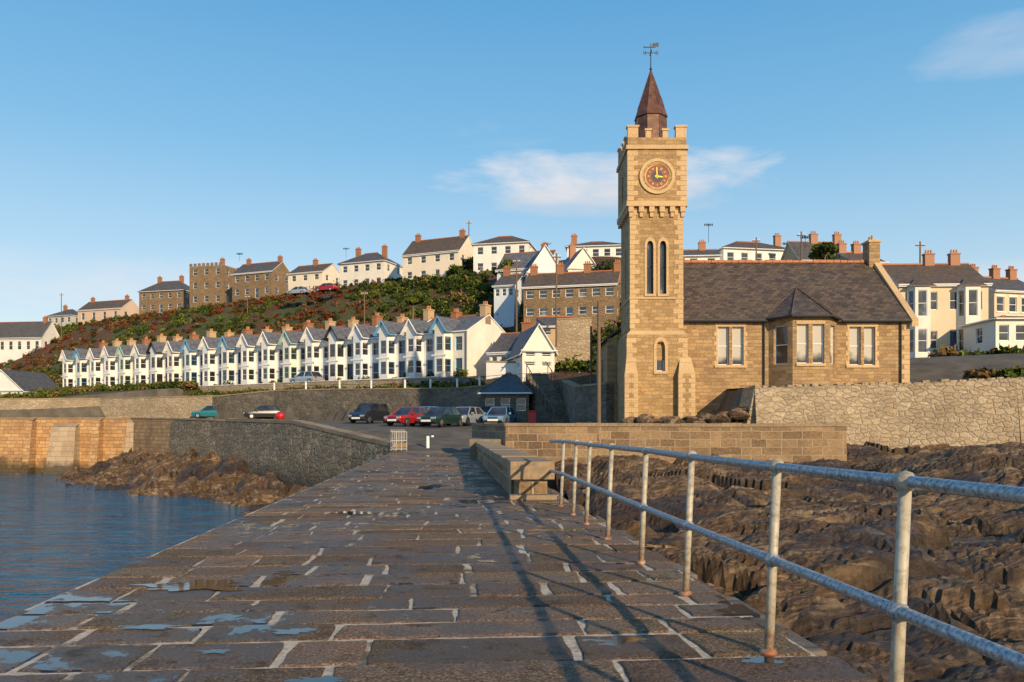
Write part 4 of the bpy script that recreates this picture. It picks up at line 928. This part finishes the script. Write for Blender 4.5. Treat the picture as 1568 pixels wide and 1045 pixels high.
def tree(px,pt,pb,Z,seed):
    r=random.Random(seed); x=X(px,Z); z0=ZZ(pb,Z)-1; ht=ZZ(pt,Z)-z0; b=MB()
    b.cyl((x,Z,z0-2),(x+.1,Z,z0+ht*.55),.2,.1,'trunk','wood_pole',8); cl=[]
    for k in range(9):
        a=r.uniform(0,6.28); l=ht*r.uniform(.2,.38); zz=z0+ht*r.uniform(.3,.6); e=(x+l*math.cos(a),Z+l*math.sin(a),zz+l*.7)
        b.cyl((x+.05,Z,zz),e,.07,.03,'limbs','wood_pole',6); cl.append((*e,ht*r.uniform(.13,.22),r.choice((G1,G3,G2))))
    e=b.build('garden_tree'); leafmass('crown',cl,170,.2,seed)
    for o in scene.objects:
        if o.name.startswith('crown') and o.parent is None: o.parent=e
for a in ((707,388,425,143,1),(772,398,440,122,2),(1262,372,405,92,3),(632,446,470,118,4),(700,405,430,140,6)): tree(*a)
# ------------------------------------------------------------------ sky, sun, camera
w=bpy.data.worlds.new('World'); scene.world=w; w.use_nodes=True
class WN(NT): 
    def __init__(s,t): s.t=t; t.nodes.clear()
t=WN(w.node_tree)
sunv=Vector((.47*.94,-.88*.94,math.sin(math.radians(19)))).normalized(); el=math.asin(sunv.z); az=math.atan2(sunv.x,sunv.y)
sky=t.n('ShaderNodeTexSky',None,sky_type='NISHITA',sun_disc=False,sun_elevation=el,sun_rotation=az,air_density=1.0,dust_density=.6,ozone_density=1.6)
g=t.n('ShaderNodeTexCoord').outputs['Generated']; sp=t.n('ShaderNodeSeparateXYZ',{0:g})
u=t.m('ARCTAN2',sp.outputs[0],sp.outputs[1]); v=sp.outputs[2]
grad=t.ramp(t.mr(v,0,.8),[(0,(.80,.84,.86)),(.12,(.70,.81,.88)),(.25,(.44,.68,.87)),(.40,(.22,.53,.82)),(.62,(.085,.37,.72)),(1,(.03,.2,.52))])
grad=t.n('ShaderNodeVectorMath',{0:grad,'Scale':1/.15},operation='SCALE').outputs[0]
col=t.mix(.8,sky.outputs[0],grad)
def cloud(col,uc,uw,vc,vw,scale,thr,amt,seed,cc=(5.9,5.6,5.6,1)):
    mp=t.n('ShaderNodeMapping',{'Vector':g,'Location':(seed,seed*.7,0),'Scale':(1,1,3.2)}).outputs[0]
    n=t.noise(mp,scale,7,.58,.3).outputs[0]
    mu=t.m('POWER',t.m('ABSOLUTE',t.m('DIVIDE',t.m('SUBTRACT',u,uc),uw)),2.0); mv=t.m('POWER',t.m('ABSOLUTE',t.m('DIVIDE',t.m('SUBTRACT',v,vc),vw)),2.0)
    mk=t.m('SUBTRACT',1.0,t.m('ADD',mu,mv),clamp=True)
    f=t.m('MULTIPLY',t.m('SMOOTH_MAX',t.mr(t.m('ADD',t.m('MULTIPLY',mk,.45),n),thr,thr+.3),0.0,.01),amt)
    f=t.m('MULTIPLY',f,t.mr(mk,0,.3))
    return t.mix(f,col,cc)
col=cloud(col,.10,.26,.292,.036,8,.62,.75,3.1)
col=cloud(col,.12,.2,.270,.026,7,.66,.5,6.1,(4.6,4.7,5.0,1))
col=cloud(col,.56,.16,.375,.035,4,.70,.35,8.0)
col=cloud(col,-.02,.16,.335,.03,6,.84,.25,5.0)
col=cloud(col,.3,.6,.12,.07,3,.68,.45,1.0)
col=cloud(col,-.5,.35,.16,.05,4,.74,.4,2.0)
bg=t.n('ShaderNodeBackground',{'Color':col,'Strength':.15}); t.n('ShaderNodeOutputWorld',{'Surface':bg.outputs[0]})
L=bpy.data.lights.new('sun','SUN'); L.energy=5.0; L.angle=math.radians(.5); L.color=(1,.75,.45)
so=bpy.data.objects.new('sun',L); so.rotation_euler=sunv.to_track_quat('Z','Y').to_euler(); so.location=(20,-30,40); link(so)
cam=bpy.data.cameras.new('camera'); cam.sensor_width=36; cam.lens=F/1568*36; cam.shift_y=(655-522.5)/1568; cam.clip_end=6000; cam.clip_start=.05
co=bpy.data.objects.new('camera',cam); co.location=(0,0,H); co.rotation_euler=(math.radians(90),0,0); link(co); scene.camera=co
scene.view_settings.view_transform='Standard'; scene.view_settings.look='None'; scene.view_settings.exposure=0
